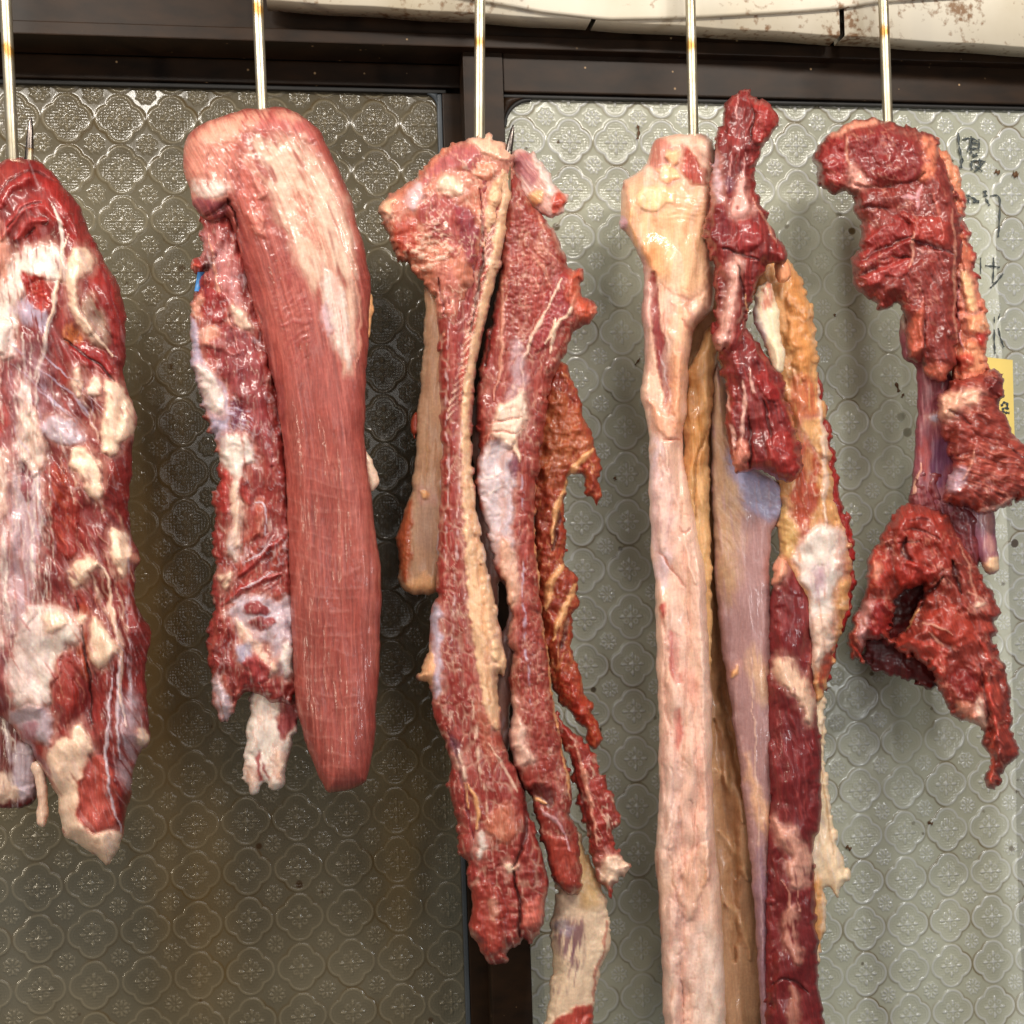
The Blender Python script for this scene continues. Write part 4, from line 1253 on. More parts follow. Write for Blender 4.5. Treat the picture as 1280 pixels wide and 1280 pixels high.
p = Part(c, 'side_fat', '930,330 952,318 972,316 988,324 1000,345 1012,372 1020,410 1022,470 1032,520 1038,570 1046,640 1062,672 1066,720 1060,770 1046,805 1036,850 1026,880 1010,870 1000,780 975,720 968,640 972,540 960,430',
         32, 36, z=-22, col=(214, 156, 106), jit=3, jl=12, ang=84, ragged=22)
p.tone(26, .16).lump(22, 6, 1.6).pol('984,330 1002,350 1014,390 1018,460 1000,480 984,440', (212, 136, 76), .7, 14, 4).lump(11, 4, 1, k=4, m=p.mask('980,380 1020,380 1022,480 984,480'))
p.pol('990,560 1016,540 1028,600 1014,660 998,690 990,640', (176, 68, 48), .95, 8, -1).pol('984,470 1022,470 1026,540 1004,560 988,520', (196, 92, 66), .75, 12, 0, streak=(4, 30, .4))
p.pol('996,530 1030,520 1036,580 1018,560', (226, 172, 116), .8, 8, 2).ln('1022,480 1030,540 1032,620 1030,660', 9, 'fat', .85, 4).pol('1004,560 1014,556 1016,600 1006,600', (206, 150, 104), .6, 8)
p.pol('990,690 1012,662 1040,655 1060,680 1056,712 1040,740 1040,800 1024,830 1012,820 1012,740 996,716', 'wht', .95, 8, 5, jit=3)
p.pol('1014,706 1036,700 1030,740 1022,756 1012,730', (164, 112, 140), .65, 18, -2, streak=(5, 24, .4)).pol('1016,770 1040,770 1040,810 1022,850 1012,840', 'fat', .8, 8, 3).pol('1040,650 1062,690 1064,730 1046,720', 'mid', .45, 10, 0, streak=(4, 10, .4))
p.pol('976,620 992,650 998,690 984,700 972,680', (200, 160, 98), .8, 8, 2).pol('1028,820 1046,800 1036,850 1026,870', (164, 60, 50), .9, 6).vein('cream', .5, 18, 2)
p.done()
p = Part(c, 'lean_block', '966,690 990,698 1008,725 1020,758 1022,800 1018,850 1024,905 1026,950 1028,1036 1016,1056 1018,1107 1022,1165 1022,1230 1034,1290 1040,1330 955,1330 955,1160 960,1000 958,800',
         32, 30, z=-16, col=(118, 32, 37), jit=1.8, jl=18, ang=80, ragged=22)
p.tone(30, .3).lump(40, 8, 1.6).lump(16, 2.5, 1.8, k=3).fib(5, 60, 1.2, (146, 46, 50), .35, .15, dk=.15).vein((170, 96, 100), .4, 26, 1.8, .05, .3)
p.strands(966, 1016, 870, 1040, 12, (176, 84, 86), 1.8, .5, 10, (30, 80), h=.3)
p.pol('968,820 984,822 1004,846 1016,870 1018,898 1010,905 1002,880 984,858 970,846', (236, 196, 170), .9, 9, 7, jit=4, streak=(6, 26, .35))
p.pol('968,1022 982,1034 1000,1050 1012,1072 1008,1098 994,1112 986,1094 994,1076 980,1060 968,1048', (220, 160, 144), .85, 10, 5, jit=5, streak=(6, 26, .4))
p.pol('974,1152 994,1130 1000,1150 994,1170 1004,1190 998,1212 984,1186', (212, 150, 136), .75, 12, 4, jit=5, streak=(6, 26, .45)).ln('976,1100 990,1120 984,1144|996,1110 1000,1140', 4, 'pink', .7, 1.5)
p.pol('960,700 978,692 986,712 978,732 962,728', (238, 166, 142), .95, 5, 8).ln('1016,780 1012,830 1006,860', 5, 'mid', .5, 1)
p.ln('965,1230 985,1220 1010,1240|1018,1060 1012,1100', 6, 'deep', .8, -4).pol('985,1230 1000,1236 1000,1290 988,1290', 'pink', .6, 8, 2)
p.done()
p = Part(c, 'membrane', '886,430 904,460 914,520 924,560 950,590 986,610 984,640 968,655 962,690 964,760 968,850 970,930 966,1010 963,1080 961,1180 966,1330 954,1330 944,1160 934,1040 922,940 908,850 896,770 890,640',
         15, 22, z=-14, col=(166, 124, 124), jit=1.5, ang=84, spine='895,430 920,600 945,800 955,1000 962,1330')
p.tone(40, .14, 3).lump(30, 3, 3)
p.pol('886,430 904,460 912,540 930,640 918,760 896,740 888,600', (190, 150, 112), .8, 26, 0, streak=(7, 60, .4))
p.ang(60).fib(6, 60, 1.6, (200, 166, 146), .5, .05, m='890,500 930,560 940,660 900,720')
p.ang(30).pol('908,560 940,585 985,606 984,640 966,656 940,640 918,610', (158, 154, 184), .9, 14, 1, streak=(5, 22, .2)).pol('950,600 982,612 980,640 960,640', 'lav', .5, 10).fib(3, 16, .9, (200, 204, 226), .45, .2, m='930,590 986,610 980,650 940,645')
p.ang(86).fib(4, 110, .9, (190, 150, 152), .4, .1).pol('934,800 960,830 968,870 950,880 938,850', (214, 170, 136), .75, 16, 0, streak=(6, 50, .4))
p.pol('930,930 946,980 966,1020 966,1060 950,1040 936,990', (222, 170, 136), .85, 12, 1, streak=(6, 40, .3)).pol('912,835 926,833 920,842 910,846', 'orfat', .95, 4, 5)
p.ln('938,820 944,920 948,1030 954,1200|962,700 966,850 967,1000 960,1150', 2.6, (216, 176, 160), .7, 1)
p.ang(88).pol('940,1060 960,1060 962,1300 950,1300', (140, 108, 130), .6, 10)
p.done()
p = Part(c, 'fold_edge', '856,470 880,420 896,390 896,440 890,520 886,560 888,640 890,760 888,900 874,900 866,760 852,620', 18, 18, z=-6, col=(220, 168, 116), jit=2, ang=88)
p.tone(30, .12, 2).lump(20, 5, 2).pol('858,480 874,450 880,540 876,600 862,590', (196, 126, 62), .75, 12).fib(6, 60, 1.4, (238, 196, 150), .4, .1).ln('884,540 866,590 872,650', 4, (176, 116, 66), .8, -4)
p.done()
p = Part(c, 'fat_slab', '775,228 790,220 806,209 811,192 816,179 822,171 840,169 864,169 880,165 893,178 895,224 892,262 888,290 892,320 895,345 894,382 880,398 866,414 862,440 860,480 858,520 852,548 858,590 866,632 873,664 879,700 884,736 884,800 889,850 890,910 891,970 893,1036 898,1090 903,1143 906,1220 909,1330 832,1330 828,1215 824,1125 820,1100 818,1079 822,1030 824,982 824,892 820,830 819,735 812,663 811,555 808,524 799,494 804,474 806,425 803,394 806,334 798,318 790,303 785,292 771,283 776,266',
         32, 17, z=4, col=(230, 186, 164), jit=1.6, jl=22, spine='850,170 840,400 840,700 860,1000 868,1330', pw=.46)
p.lump(34, 8, 2).tone(30, .10, 2)
p.pol('775,232 800,222 840,230 886,236 890,300 892,345 870,380 840,370 806,330 790,300', (236, 184, 142), .85, 30, 4, r=30)
p.pol('800,300 826,290 836,330 820,350 804,330', (230, 148, 92), .7, 14, 1).pol('788,240 820,232 848,240 836,256 806,262', (240, 202, 150), .8, 12, 4)
p.ang(0).fib(4, 40, 1.8, (214, 158, 124), .6, .05, m='820,254 890,240 890,280 830,276').ang(88)
p.pol('814,180 830,172 842,182 836,206 816,212 808,206', (190, 96, 92), .75, 8, 1, streak=(5, 12, .3)).pol('846,178 862,186 878,206 886,220 884,232 864,228 852,214 856,200', (172, 50, 40), .95, 6, 4, streak=(5, 9, .2))
p.pol('832,190 846,186 852,200 840,212|820,206 846,206 850,228 824,230', (242, 184, 140), .95, 5, 6).pol('862,170 890,172 892,200 878,196', (232, 188, 166), .9, 7, 2)
p.pol('773,228 784,222 782,236', (176, 52, 40), .8, 4).pol('773,266 786,274 784,292 770,284', (206, 160, 176), .85, 5).ln('788,262 790,290 800,312', 5, 'orfat', .8, 3)
p.pol('790,300 808,334 812,400 806,460 802,400', (190, 124, 130), .7, 8)
p.ang(92).pol('812,340 820,340 826,400 834,440 836,500 832,516 824,470 816,420 812,380', (136, 36, 42), .97, 4, -5, r=8, jit=1.5).ln('826,440 836,490 840,520', 3, 'mem', .8, 1).fib(3, 40, 1, (170, 70, 70), .5, .1, m='810,340 830,340 838,516 820,500')
p.pol('806,334 812,340 812,430 806,470', (228, 178, 170), .8, 5, 2).pol('838,380 860,380 866,420 852,480 850,560 842,520 836,440', (240, 184, 150), .8, 10, 4, streak=(8, 30, .3))
p.pol('808,490 830,520 842,520 850,548 830,550 818,530', (232, 170, 142), .8, 8, 4).ln('836,470 846,490 836,520|852,400 866,414', 4, 'mid', .5, -2)
p.pol('812,540 828,560 842,640 836,730 820,740 814,660', (222, 196, 204), .8, 14, 0, streak=(10, 60, .2)).ln('830,552 840,600 850,640 856,680 868,730', 7, 'fat', .7, 3)
p.ln('848,656 854,668 866,662|826,690 846,720 858,736|828,550 850,548', 3, (198, 110, 90), .8, -2).pol('836,708 842,702 842,716', (212, 90, 80), .8, 4)
p.pol('826,756 834,758 834,776 828,772|838,782 850,800 852,838 848,864 838,850 834,810', (190, 66, 66), .95, 5, -2).pol('842,880 852,884 858,910 850,944 844,930', (196, 72, 66), .95, 5, -1).pol('850,830 876,850 874,890 852,870', (226, 132, 114), .6, 14)
p.ln('864,870 872,930 870,1010 862,1080 856,1140|848,1120 850,1200 856,1290|836,1060 846,1120 848,1150', 3, (206, 140, 118), .7, -2).ln('822,1060 820,1090 826,1150 830,1240', 5, (178, 88, 70), .7, -1)
p.pol('852,1090 870,1060 890,1050 884,1100 866,1150 850,1150', (228, 174, 138), .7, 8, 4).pol('868,920 886,940 888,1040 872,1020', (234, 164, 146), .6, 12, 1).pol('856,1160 900,1150 904,1320 870,1320', (240, 214, 198), .7, 14)
p.lump(22, 2.5, 2.2, k=7)
p.ln('846,560 852,640 858,720 862,800 858,880 852,960|850,1010 856,1100 852,1190 854,1300', 7, (212, 150, 128), .4, -3, soft=.9)
p.ln('866,640 876,760 880,860 882,980 884,1100', 10, (240, 204, 188), .5, 4, soft=.9)
p.ln('822,760 836,800 828,860 840,920|820,940 834,980 828,1040|838,960 846,1000 836,1060|862,1000 872,1040 866,1090', 5, (214, 152, 134), .6, -3, soft=.9)
p.pol('824,570 840,600 838,680 822,690|830,900 850,960 848,1060 826,1060|832,1120 850,1140 850,1290 832,1290', (236, 206, 190), .7, 16, 3, streak=(8, 40, .4))
p.pol('838,440 860,440 856,540 840,540', (232, 166, 128), .7, 14, 4)
p.pol('822,560 850,560 872,700 884,860 890,1060 880,1300 836,1300 824,1060 822,800', (226, 176, 168), .35, 30, 0, streak=(12, 70, .6))
p.fib(14, 140, .8, (238, 208, 194), .3, .1).vein((206, 132, 116), .35, 26, 2.4, .045, -1.)
p.strands(826, 884, 560, 1200, 16, (206, 136, 122), 2, .4, 3, (40, 120), h=-.8)
p.done()


# ---- 5: dark red strip
c = Cut('skirt_cut', 'narrow dark red trimmed strip pointing up beside the pale fat slab', 'meat', 930, 130, gap=.115)
p = Part(c, 'tendon', '944,360 962,348 972,380 976,420 982,452 980,466 970,468 962,450 952,420 940,400', 15, 15, z=-6, col=(236, 214, 180), jit=1.6, ang=76)
p.tone(16, .08).lump(14, 2, 2).pol('950,355 968,345 966,380 952,390', (196, 90, 80), .8, 10, 0, streak=(4, 16, .4)).pol('940,370 952,400 956,440 944,420', (196, 180, 200), .7, 8).fib(4, 40, .8, 'wht', .4, .1)
p.done()
p = Part(c, 'fat_knob', '966,322 984,326 990,340 984,356 972,352', 10, 10, z=-8, col=(238, 160, 120), jit=2)
p.tone(8, .15)
p.done()
p = Part(c, 'lower_lobe', '893,380 920,400 945,420 962,450 978,470 981,484 990,520 998,548 1003,578 999,600 988,604 977,602 966,596 954,591 935,588 917,590 911,565 906,532 910,492 900,452 890,425',
         36, 28, z=-2, col=(124, 36, 38), jit=2.6, jl=9, ang=78, ragged=26)
p.tone(22, .3).lump(22, 7, 1.6).lump(9, 2.5, 1.2, k=3).fib(6, 50, 2, (170, 56, 54), .4, .1, dk=.25)
p.ln('908,475 914,520 918,570|928,470 932,500 926,540 924,575|938,460 944,500', 6, (228, 176, 166), .85, 2, br=.5)
p.pol('918,556 930,550 934,584 918,586', (222, 140, 124), .8, 7, 3).ln('936,520 940,560 936,585|956,500 966,560', 6, 'deep', .8, -5).pol('946,460 968,470 976,498 962,502 950,490', (146, 34, 36), .9, 5, 6)
p.pol('964,540 990,540 998,590 975,598 958,580', (158, 44, 42), .8, 9, 4).pol('986,506 996,520 992,545', (206, 120, 80), .8, 6)
p.done()
p = Part(c, 'muscle', '891,178 895,166 905,150 902,140 912,121 926,112 940,118 950,125 966,132 975,146 971,162 958,178 953,194 943,205 943,222 946,244 958,267 968,290 980,308 987,320 978,332 966,330 954,337 946,360 936,380 932,413 928,440 912,455 898,440 890,425 893,400 894,350 888,322 878,290 886,262 888,228',
         32, 22, z=8, col=(126, 38, 39), jit=2.4, jl=9, spine='930,112 915,220 915,320 905,450', pw=.45, ragged=26)
p.tone(24, .28, 1.6).lump(20, 6, 1.5).lump(9, 2, 1.3, k=3).fib(5, 40, 1.8, (172, 64, 62), .4, .1, dk=.22)
p.pol('944,124 968,132 974,148 962,172 946,184 938,170 944,148', (158, 46, 46), .9, 6, 5, r=10, jit=3).grain(7, 1.6, 'pink', .3, m='940,120 976,130 960,190 940,180').ln('940,126 942,150 936,180', 4, 'deep', .8, -4)
p.ln('922,118 921,150|914,196 908,240|932,190 928,230 930,250', 3.6, (214, 150, 150), .7, 1)
p.pol('892,190 900,196 898,240 902,250 892,250', (206, 170, 178), .85, 6, 2).pol('904,216 918,226 914,244 904,240', (98, 40, 66), .8, 6)
p.pol('922,226 930,228 934,250 940,258 930,272 916,274 914,258 920,244', (230, 170, 164), .92, 5, 3, jit=3).pol('918,260 924,258 922,266', 'lean', .8, 3)
p.pol('886,256 906,254 914,290 900,312 886,300 890,280', (120, 26, 34), .8, 7, 4).pol('918,276 944,272 958,296 944,314 920,310', (150, 40, 44), .85, 7, 5).ln('940,246 956,276 972,304', 4, 'pink', .6, 2).ln('904,310 930,318 948,326', 6, 'deep', .8, -4)
p.pol('914,322 924,318 926,340 918,376 914,400 904,440 894,430 904,400 910,360', (216, 160, 150), .92, 5, 3, jit=3, streak=(5, 12, .2)).ln('924,330 930,370 926,410', 7, 'deep', .75, -4).ln('932,370 936,400', 4, 'orfat', .7, 2)
p.done()


# ---- 6: ragged red cut, right
c = Cut('shank_cut', 'ragged deep red cut with torn lobes hanging farthest right', 'meat', 1110, 152, gap=.085)
p = Part(c, 'sinew', '1215,600 1244,600 1243,640 1245,680 1250,704 1248,716 1232,720 1224,700 1215,680 1205,650', 14, 14, z=-16, col=(150, 90, 112), jit=1.5)
p.tone(12, .2, 3).fib(4, 60, 1, (216, 180, 176), .5, .1).pol('1228,698 1250,698 1250,718 1228,718', (240, 196, 160), .95, 6, 3).pol('1228,640 1240,640 1244,690 1234,690', (206, 150, 140), .6, 7)
p.done()
p = Part(c, 'sheath', '1130,387 1123,404 1125,440 1132,452 1143,456 1148,484 1145,540 1141,590 1138,626 1160,640 1190,650 1225,650 1225,600 1200,480 1165,420', 16, 18, z=-16, col=(134, 66, 82), jit=1.6, ang=88)
p.tone(20, .25, 2).fib(5, 70, 1.3, (190, 130, 140), .5, .1).pol('1124,392 1132,388 1132,410 1126,410', 'wht', .8, 5, 2).pol('1166,545 1190,550 1186,600 1172,620 1160,590', (100, 58, 96), .8, 10, 0).pol('1160,520 1176,516 1176,528 1164,530', (190, 184, 200), .8, 5, 2)
p.ln('1152,580 1144,610 1138,626', 5, (232, 176, 156), .9, 2).pol('1150,545 1164,550 1160,600 1150,600', (176, 72, 70), .6, 8)
p.done()
p = Part(c, 'connecting_muscle', '1138,590 1160,570 1200,590 1228,620 1232,660 1222,720 1200,750 1170,720 1146,680 1136,640', 20, 20, z=-20, col=(116, 40, 48), jit=2.4, ang=80)
p.tone(14, .3).lump(14, 4).fib(5, 40, 1.6, (176, 104, 112), .4, .1).ln('1160,580 1172,620 1190,670|1200,600 1210,650 1220,700', 5, 'pur', .7, 2)
p.done()
p = Part(c, 'cavity_wall', '1080,760 1110,720 1140,680 1190,680 1200,760 1190,850 1172,862 1147,856 1125,846 1084,836 1076,810', 12, 16, z=-34, col=(92, 22, 24), jit=3.5, jl=7, ragged=26)
p.tone(14, .3).lump(10, 3)
p.done()
p = Part(c, 'lower_lobe', '1139,628 1161,633 1183,640 1196,664 1210,690 1222,712 1239,738 1253,764 1251,776 1241,784 1250,826 1259,842 1262,872 1263,905 1273,934 1272,947 1255,958 1250,980 1244,990 1232,985 1228,973 1236,962 1235,940 1228,929 1229,911 1206,901 1187,890 1172,862 1160,830 1140,822 1112,806 1094,796 1082,806 1078,830 1066,823 1059,806 1063,778 1077,752 1080,727 1082,698 1100,677 1113,645 1125,633',
         36, 24, z=-4, col=(138, 50, 43), jit=3, jl=9, ang=70, pw=.42, holes=('1122,742 1140,736 1158,730 1150,752 1144,770 1130,790 1116,802 1108,792 1118,770',), ragged=26)
p.tone(24, .28).lump(24, 10, 1.2).lump(10, 4, 1.2, k=3).fib(7, 30, 2, (176, 70, 60), .4, .1, dk=.22)
p.pol('1110,645 1140,632 1180,650 1194,690 1186,712 1160,720 1124,700', (158, 48, 40), .7, 10, 7, r=24).ln('1128,664 1150,660 1176,676|1122,680 1150,676|1136,650 1160,648', 5, 'dark', .7, -3)
p.ln('1132,672 1128,690 1140,700|1180,720 1160,742 1150,760|1190,700 1200,740', 9, 'deep', .9, -8)
p.pol('1084,690 1108,686 1114,720 1104,744 1086,734', (170, 54, 46), .8, 8, 6, r=14).pol('1092,706 1104,702 1102,724 1092,722', (230, 150, 130), .7, 7, 2)
p.pol('1070,760 1082,752 1100,752 1080,790 1072,812', (206, 150, 150), .7, 8, 3).pol('1086,756 1120,748 1122,776 1098,800 1084,796', (150, 34, 36), .9, 7, 4).ln('1060,800 1070,812 1080,826', 4, (190, 60, 50), .8, 2)
p.pol('1120,700 1160,706 1172,726 1140,736 1118,730', (172, 48, 42), .85, 7, 8, r=12)
p.pol('1150,770 1180,756 1206,760 1222,800 1190,810 1172,800', (178, 62, 50), .7, 9, 5, r=16, jit=4).ln('1152,780 1176,782 1192,796|1160,790 1180,806', 4, 'pink', .9, 2).pol('1110,806 1140,796 1176,806 1188,830 1182,858 1166,840 1140,822', (182, 64, 54), .8, 6, 5)
p.ang(62).fib(7, 60, 3, (190, 76, 64), .5, .05, m='1200,690 1250,760 1262,900 1230,900 1210,780')
p.ln('1232,840 1240,880 1248,920|1226,800 1240,830', 9, (190, 70, 62), .9, 5).ln('1224,830 1236,890 1230,920', 5, (110, 26, 36), .8, -4).ln('1200,680 1216,720 1220,760|1210,740 1230,752', 4, 'pink', .7, 1.5).pol('1216,752 1230,748 1230,758 1220,760', 'cream', .85, 4, 3)
p.pol('1188,880 1212,876 1230,900 1228,912 1206,900', (216, 140, 120), .85, 7, 3).pol('1218,880 1226,870 1234,900 1226,910', 'fat', .7, 5, 2).ln('1242,920 1240,950 1238,980', 7, (196, 74, 56), .9, 4).ln('1150,760 1140,776 1130,790', 4, 'orfat', .8, 3)
p.pol('1190,830 1220,836 1222,870 1196,870', (134, 32, 36), .7, 10, -2).vein('pink', .55, 14, 1.6, .08, .6)
p.done()
p = Part(c, 'side_lobe', '1172,500 1186,480 1200,470 1225,470 1238,460 1256,468 1255,492 1246,500 1260,524 1272,549 1296,566 1304,600 1280,624 1272,626 1250,636 1228,644 1212,634 1190,632 1176,622 1186,600 1192,580 1180,550 1172,520',
         40, 26, z=6, col=(142, 54, 47), jit=3, jl=9, ang=20, pw=.42, ragged=26)
p.tone(24, .25).lump(20, 7).lump(9, 2.6, k=3).fib(6, 40, 2, (188, 84, 74), .4, .1, dk=.2)
p.pol('1178,500 1196,488 1228,486 1222,504 1200,508 1188,522 1174,520', (234, 176, 152), .92, 6, 4, jit=3).ln('1188,512 1196,520 1214,530', 5, 'dark', .8, -4).pol('1226,480 1250,470 1252,492 1240,496', (104, 24, 26), .85, 6, -4)
p.ang(14).fib(5, 44, 2.2, (206, 110, 96), .5, .05, m='1196,560 1270,550 1300,600 1230,636').pol('1180,590 1206,580 1210,606 1190,620', (190, 160, 176), .75, 9, 1, streak=(4, 16, .3)).ln('1220,640 1246,634 1270,622', 5, (228, 160, 150), .85, 3)
p.ln('1230,545 1262,556 1286,580|1196,572 1220,562', 4, 'dark', .6, -3).ln('1218,560 1216,580 1204,600', 5, 'pink', .6, 2).vein('pink', .55, 14, 1.6, .08, .6)
p.done()
p = Part(c, 'fat_seam', '1160,165 1172,170 1184,190 1198,215 1206,250 1210,285 1218,320 1224,360 1230,384 1237,404 1237,422 1230,432 1236,457 1240,480 1220,490 1190,490 1188,440 1192,380 1186,300 1170,220',
         26, 24, z=-2, col=(206, 112, 90), jit=3.4, jl=8, ang=80, ragged=26)
p.tone(16, .22).lump(14, 6).pol('1200,335 1214,340 1222,380 1212,390 1202,370', (242, 188, 142), .95, 7, 5).pol('1208,390 1232,392 1236,410 1222,420 1210,412', (238, 160, 124), .9, 6, 6).pol('1200,420 1222,430 1232,460 1212,470 1198,450', (236, 156, 122), .9, 8, 4)
p.pol('1192,444 1214,442 1216,462 1198,466', (200, 76, 66), .9, 6, 6).pol('1222,416 1238,414 1234,430 1222,430', (188, 50, 50), .9, 5, 4).ln('1200,340 1196,400 1204,440', 5, (196, 130, 140), .8, 2)
p.pol('1206,240 1222,300 1230,350 1220,356 1208,300 1196,250', (156, 46, 46), .9, 6, 4)
p.pol('1172,178 1196,210 1206,236 1192,232', (226, 150, 116), .7, 7, 2).vein('cream', .6, 12, 2)
p.done()
p = Part(c, 'muscle', '1014,192 1022,186 1034,166 1053,156 1081,148 1105,149 1123,155 1150,162 1165,170 1181,176 1172,184 1176,200 1190,226 1200,262 1206,300 1200,330 1196,370 1200,420 1196,452 1184,474 1176,479 1158,475 1155,457 1140,452 1130,443 1134,418 1127,383 1120,376 1102,390 1084,371 1072,366 1067,362 1065,348 1062,327 1070,310 1077,302 1077,288 1068,262 1063,238 1046,243 1026,237 1020,215',
         42, 26, z=10, col=(130, 46, 43), jit=2.6, jl=10, ang=72, pw=.42, ragged=26)
p.tone(30, .22).lump(28, 7).lump(10, 2.4, 1.2, k=3)
p.grain(6, 1.5, (190, 96, 90), .22).fib(5, 34, 1.3, (176, 74, 70), .35, .15, dk=.15)
p.pol('1030,168 1056,156 1084,149 1106,150 1092,156 1060,162 1040,172', (236, 160, 140), .9, 6, 1)
p.pol('1034,170 1056,164 1058,200 1064,226 1046,240 1026,230 1022,196', (150, 40, 44), .85, 6, 4, r=16).ang(40).fib(4, 24, 1.3, (190, 90, 84), .4, .1, m='1022,180 1058,166 1064,228 1026,236')
p.ln('1058,168 1060,200 1068,226 1090,232', 4, 'pink', .8, 1).pol('1062,212 1074,218 1080,232 1066,232', (236, 166, 156), .9, 6, 2)
p.pol('1064,170 1110,158 1150,184 1156,212 1140,228 1090,226 1068,206', (132, 36, 40), .8, 10, 4, r=20).pol('1148,168 1168,172 1174,200 1164,226 1148,222 1158,200', (226, 130, 104), .85, 7, 3, streak=(5, 16, .2))
p.ln('1068,232 1100,236 1140,226 1158,216|1070,262 1100,256 1120,270 1140,280', 8, 'dark', .5, -4).ln('1128,246 1146,248|1150,230 1146,262', 5, (206, 150, 160), .8, 2)
p.pol('1074,300 1110,276 1140,264 1152,290 1140,310 1112,322 1080,340 1064,334', (146, 42, 42), .8, 8, 6, r=14).ln('1080,326 1110,306 1140,296|1074,346 1104,330 1136,322', 9, 'deep', .6, -6)
p.pol('1138,270 1186,272 1192,300 1180,312 1150,308 1138,292', (166, 56, 50), .8, 7, 7, r=12).ln('1140,300 1166,306 1190,318', 6, (110, 36, 46), .8, -5)
p.pol('1076,342 1110,326 1138,318 1140,336 1110,348 1084,362', (160, 50, 48), .85, 6, 6, r=10).ln('1142,290 1140,320 1136,336', 4, 'pink', .8, 2)
p.ln('1160,300 1190,318|1144,310 1156,316 1170,312', 5, (206, 150, 150), .6, 1, br=.3)
p.ln('1190,260 1194,320 1192,400 1200,440', 4, 'pink', .6, 1.5).ln('1168,240 1180,300|1154,370 1150,420 1156,450', 4, (186, 90, 82), .7, 2)
p.pol('1136,396 1158,390 1156,430 1146,450 1134,436', (206, 104, 84), .7, 8, 4).ln('1158,400 1152,440 1158,470', 5, 'dark', .8, -4).pol('1154,456 1180,452 1186,472 1160,476', (212, 110, 92), .7, 7, 3)
p.vein('pink', .5, 18, 1.4, .07, .6)
p.done()

# ------------------------------------------------------------------ hooks, small things on the glass
class _D:
    def __init__(s, px, gap):
        s.depth = wdepth(px) - gap
        s.mm = s.depth / F
hook(7, 16, 196, _D(16, .085), ((36, 206), (38.5, 146), .017), 'meat hook at the left edge, its dark point sticking up through the streaky shoulder')
hook(322, 328, 140, _D(328, .085), None, 'rod of the meat hook carrying the smooth rose loin')
hook(600, 599, 176, _D(600, .085), ((633, 206), (641.5, 156), .030), 'meat hook in front of the window stile, its dark point showing beside the rod')
hook(863, 867, 176, _D(867, .08), None, 'rod of the meat hook carrying the pale fat covered flank')
hook(1104, 1110, 156, _D(1110, .085), None, 'rod of the meat hook farthest right carrying the ragged red cut')

# the bar they hang on, above the frame of the photograph
def bar():
    pa, pb = W(-200, -400, wdepth(-200) - .085), W(1500, -440, wdepth(1500) - .083)
    n = 20
    g = (pb - pa) / np.linalg.norm(pb - pa)
    a = np.cross(g, [0, 0, 1.])
    a /= np.linalg.norm(a)
    b = np.cross(g, a)
    th = np.arange(n) * 2 * math.pi / n
    ring = .011 * (np.cos(th)[:, None] * a + np.sin(th)[:, None] * b)
    v = np.concatenate([pa + ring, pb + ring])
    q = [(i, (i + 1) % n, n + (i + 1) % n, n + i) for i in range(n)]
    tag(link('hanging_bar', raw_mesh('hanging_bar', v, q), None, ROD), 'steel bar above the window that the hooks hang from', 'bar')
bar()

def flat_on_glass(name, strokes, mt, parent, org, q=-.0098, th=.0005):
    """pen strokes lying on the glass: list of (pixel polyline, width px)"""
    co, qd = [], []
    for pl, wd in strokes:
        p = chaikin(pts(pl), 2, False)
        tg = np.gradient(p, axis=0)
        tg /= np.linalg.norm(tg, axis=1)[:, None] + 1e-9
        nr = np.stack([-tg[:, 1], tg[:, 0]], 1)
        b = len(co)
        for i, (pt, nn) in enumerate(zip(p, nr)):
            hw = wd / 2 * (.75 + .45 * math.sin(i * 1.7 + wd))
            for s_, z in ((-1, 0), (1, 0), (1, -th), (-1, -th)):
                u, v = win(*(pt + nn * hw * s_), q)
                co.append(wpt(u, v, q + z) - org)
        for i in range(len(p) - 1):
            for k in range(4):
                qd.append((b + i * 4 + k, b + i * 4 + (k + 1) % 4, b + i * 4 + 4 + (k + 1) % 4, b + i * 4 + 4 + k))
    return link(name, raw_mesh(name, co, qd, smooth=False), parent, mt)
INK = simple('marker_ink', (66, 72, 72), .5)
u, v = win(1225, 200, -.0098)
org = wpt(u, v, -.0098)
t = thing('glass_writing', 'faded black marker characters written down the right pane beside the red cut', 'writing', tuple(org))
flat_on_glass('character', [('1198,166 1199,186 1203,200', 3), ('1203,198 1201,210', 4), ('1209,190 1214,178 1216,172', 2), ('1203,174 1214,172 1222,176', 2.4), ('1214,170 1214,192', 3), ('1214,178 1224,180', 2.4),
    ('1213,186 1223,185', 2.4), ('1224,174 1224,190', 2), ('1216,195 1222,193', 5), ('1214,202 1222,200 1232,202', 2.4), ('1214,201 1215,212', 3), ('1230,202 1222,212 1218,214', 2.6), ('1218,206 1228,214', 2.4), ('1224,198 1226,210', 2)], INK, t, org)
flat_on_glass('character', [('1208,244 1214,246 1224,252', 2.6), ('1210,248 1211,254', 3), ('1216,252 1224,252', 4)], INK, t, org)
flat_on_glass('character', [('1231,238 1232,246', 5), ('1232,248 1237,257', 3), ('1238,245 1250,243 1250,262 1249,285 1248,296', 2.2)], INK, t, org)
flat_on_glass('character', [('1232,332 1250,334', 2.4), ('1242,322 1242,340 1241,354', 2.4), ('1254,342 1248,350 1238,360', 2.4), ('1226,322 1226,342', 1.5)], INK, t, org)
flat_on_glass('character', [('1243,412 1243,430 1244,442', 2.4), ('1248,410 1251,424 1255,434', 2.4), ('1250,392 1248,400', 1.6), ('1243,396 1243,404', 1.6)], INK, t, org)

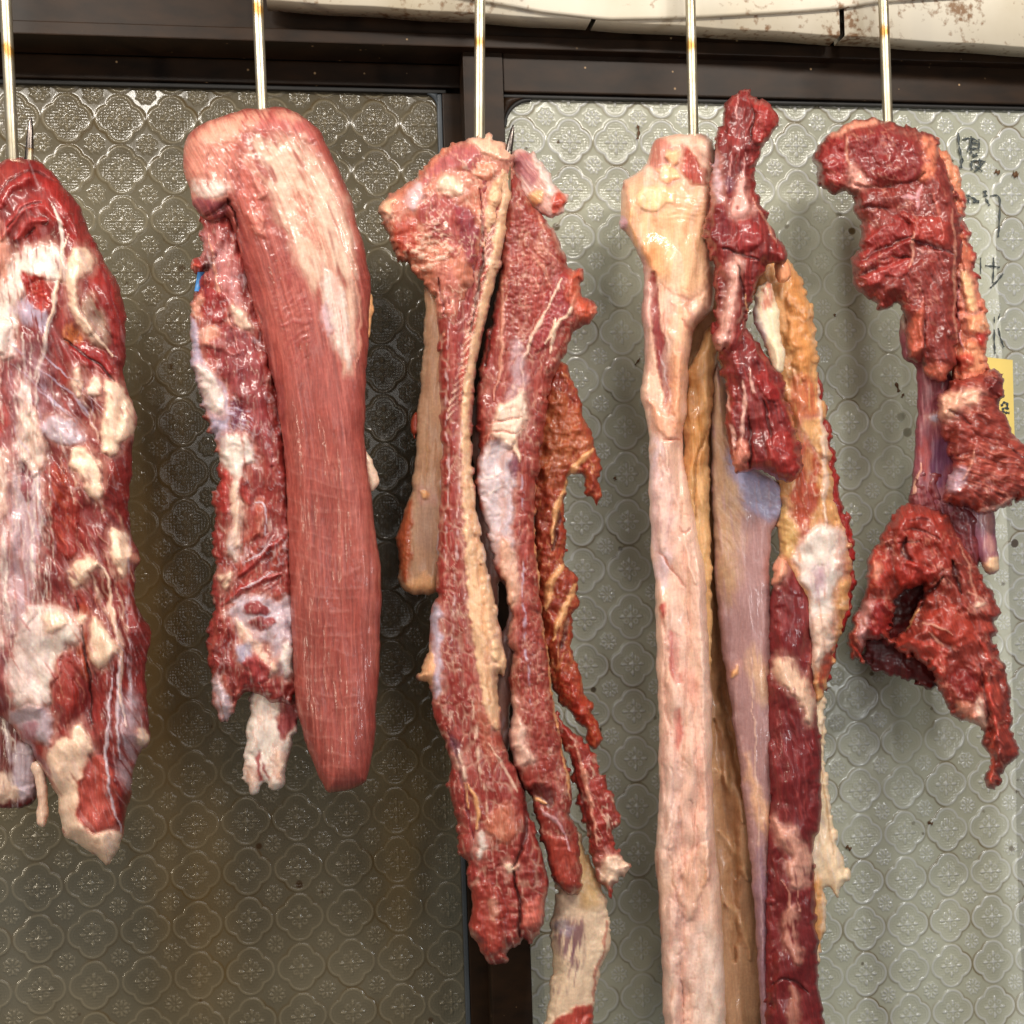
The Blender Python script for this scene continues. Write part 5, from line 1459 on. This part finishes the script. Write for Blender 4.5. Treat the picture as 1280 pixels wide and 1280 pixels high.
def note():
    q = -.009
    pxs = np.linspace(1228, 1265.5, 12)
    co = []
    for k in (0, 1):
        for j in range(14):
            for i, x in enumerate(pxs):
                y = 446 + 4 * i / 11 + j / 13 * 118
                uu, vv = win(x + .02 * (y - 446), y, q)
                co.append(wpt(uu, vv, q + .0005 + .0016 * (j / 13) ** 3 - k * .00025))
    qd = []
    for j in range(13):
        for i in range(11):
            a = j * 12 + i
            qd.append((a, a + 1, a + 13, a + 12))
            qd.append(tuple(168 + z for z in (a, a + 12, a + 13, a + 1)))
    org = co[6]
    co = [x - org for x in co]
    n = thing('paper_note', 'yellow paper note stuck to the right pane behind the red cut', 'note', tuple(org))
    link('paper', raw_mesh('paper', co, qd), n, simple('yellow_paper', (236, 208, 118), .8, var=.05))
    flat_on_glass('letter', [('1252,508 1254,503 1259,503 1260,512', 3.2), ('1260,510 1254,510 1253,514 1258,516 1262,516', 3.2)], INK, n, org, q=-.0075, th=.0003)
note()

# scrap of blue plastic seen behind the loin
p_ = W(250, 352, wdepth(250) - .09)
co, qd = [], []
for i in range(9):
    a = i / 8
    for s_ in (-1, 1):
        for z in (0, .0006):
            co.append(W(252 - 6 * a + s_ * (5 - 2 * a), 340 + 24 * a, wdepth(250) - .088 + .004 * math.sin(3 * a) + z) - p_)
for i in range(8):
    for k in ((0, 1), (1, 3), (3, 2), (2, 0)):
        qd.append((i * 4 + k[0], i * 4 + k[1], i * 4 + 4 + k[1], i * 4 + 4 + k[0]))
o = link('plastic_scrap', raw_mesh('plastic_scrap', co, qd), None, simple('blue_plastic', (60, 120, 180), .4))
o.location = p_
tag(o, 'small scrap of blue plastic peeping out at the left edge of the rose loin', 'plastic scrap')

# grime stuck to the panes
BR = simple('dried_splash', (92, 62, 34), .7)
sash = bpy.data.objects['window_sash']
so = np.array(sash.location)
for k, (pl, wd) in enumerate([('797,156 799,164 797,174', 3.2), ('1244,214 1250,216', 6), ('1266,217 1273,219', 8), ('1120,478 1124,490', 4), ('1130,492 1127,497', 3),
                              ('800,448 794,456', 2.4), ('1043,392 1044,396', 3), ('768,596 770,600', 4), ('1058,1058 1064,1062', 5), ('912,1120 916,1122', 3), ('1160,1028 1166,1030', 4)]):
    flat_on_glass('dried_splash', [(pl, wd)], BR, sash, so)
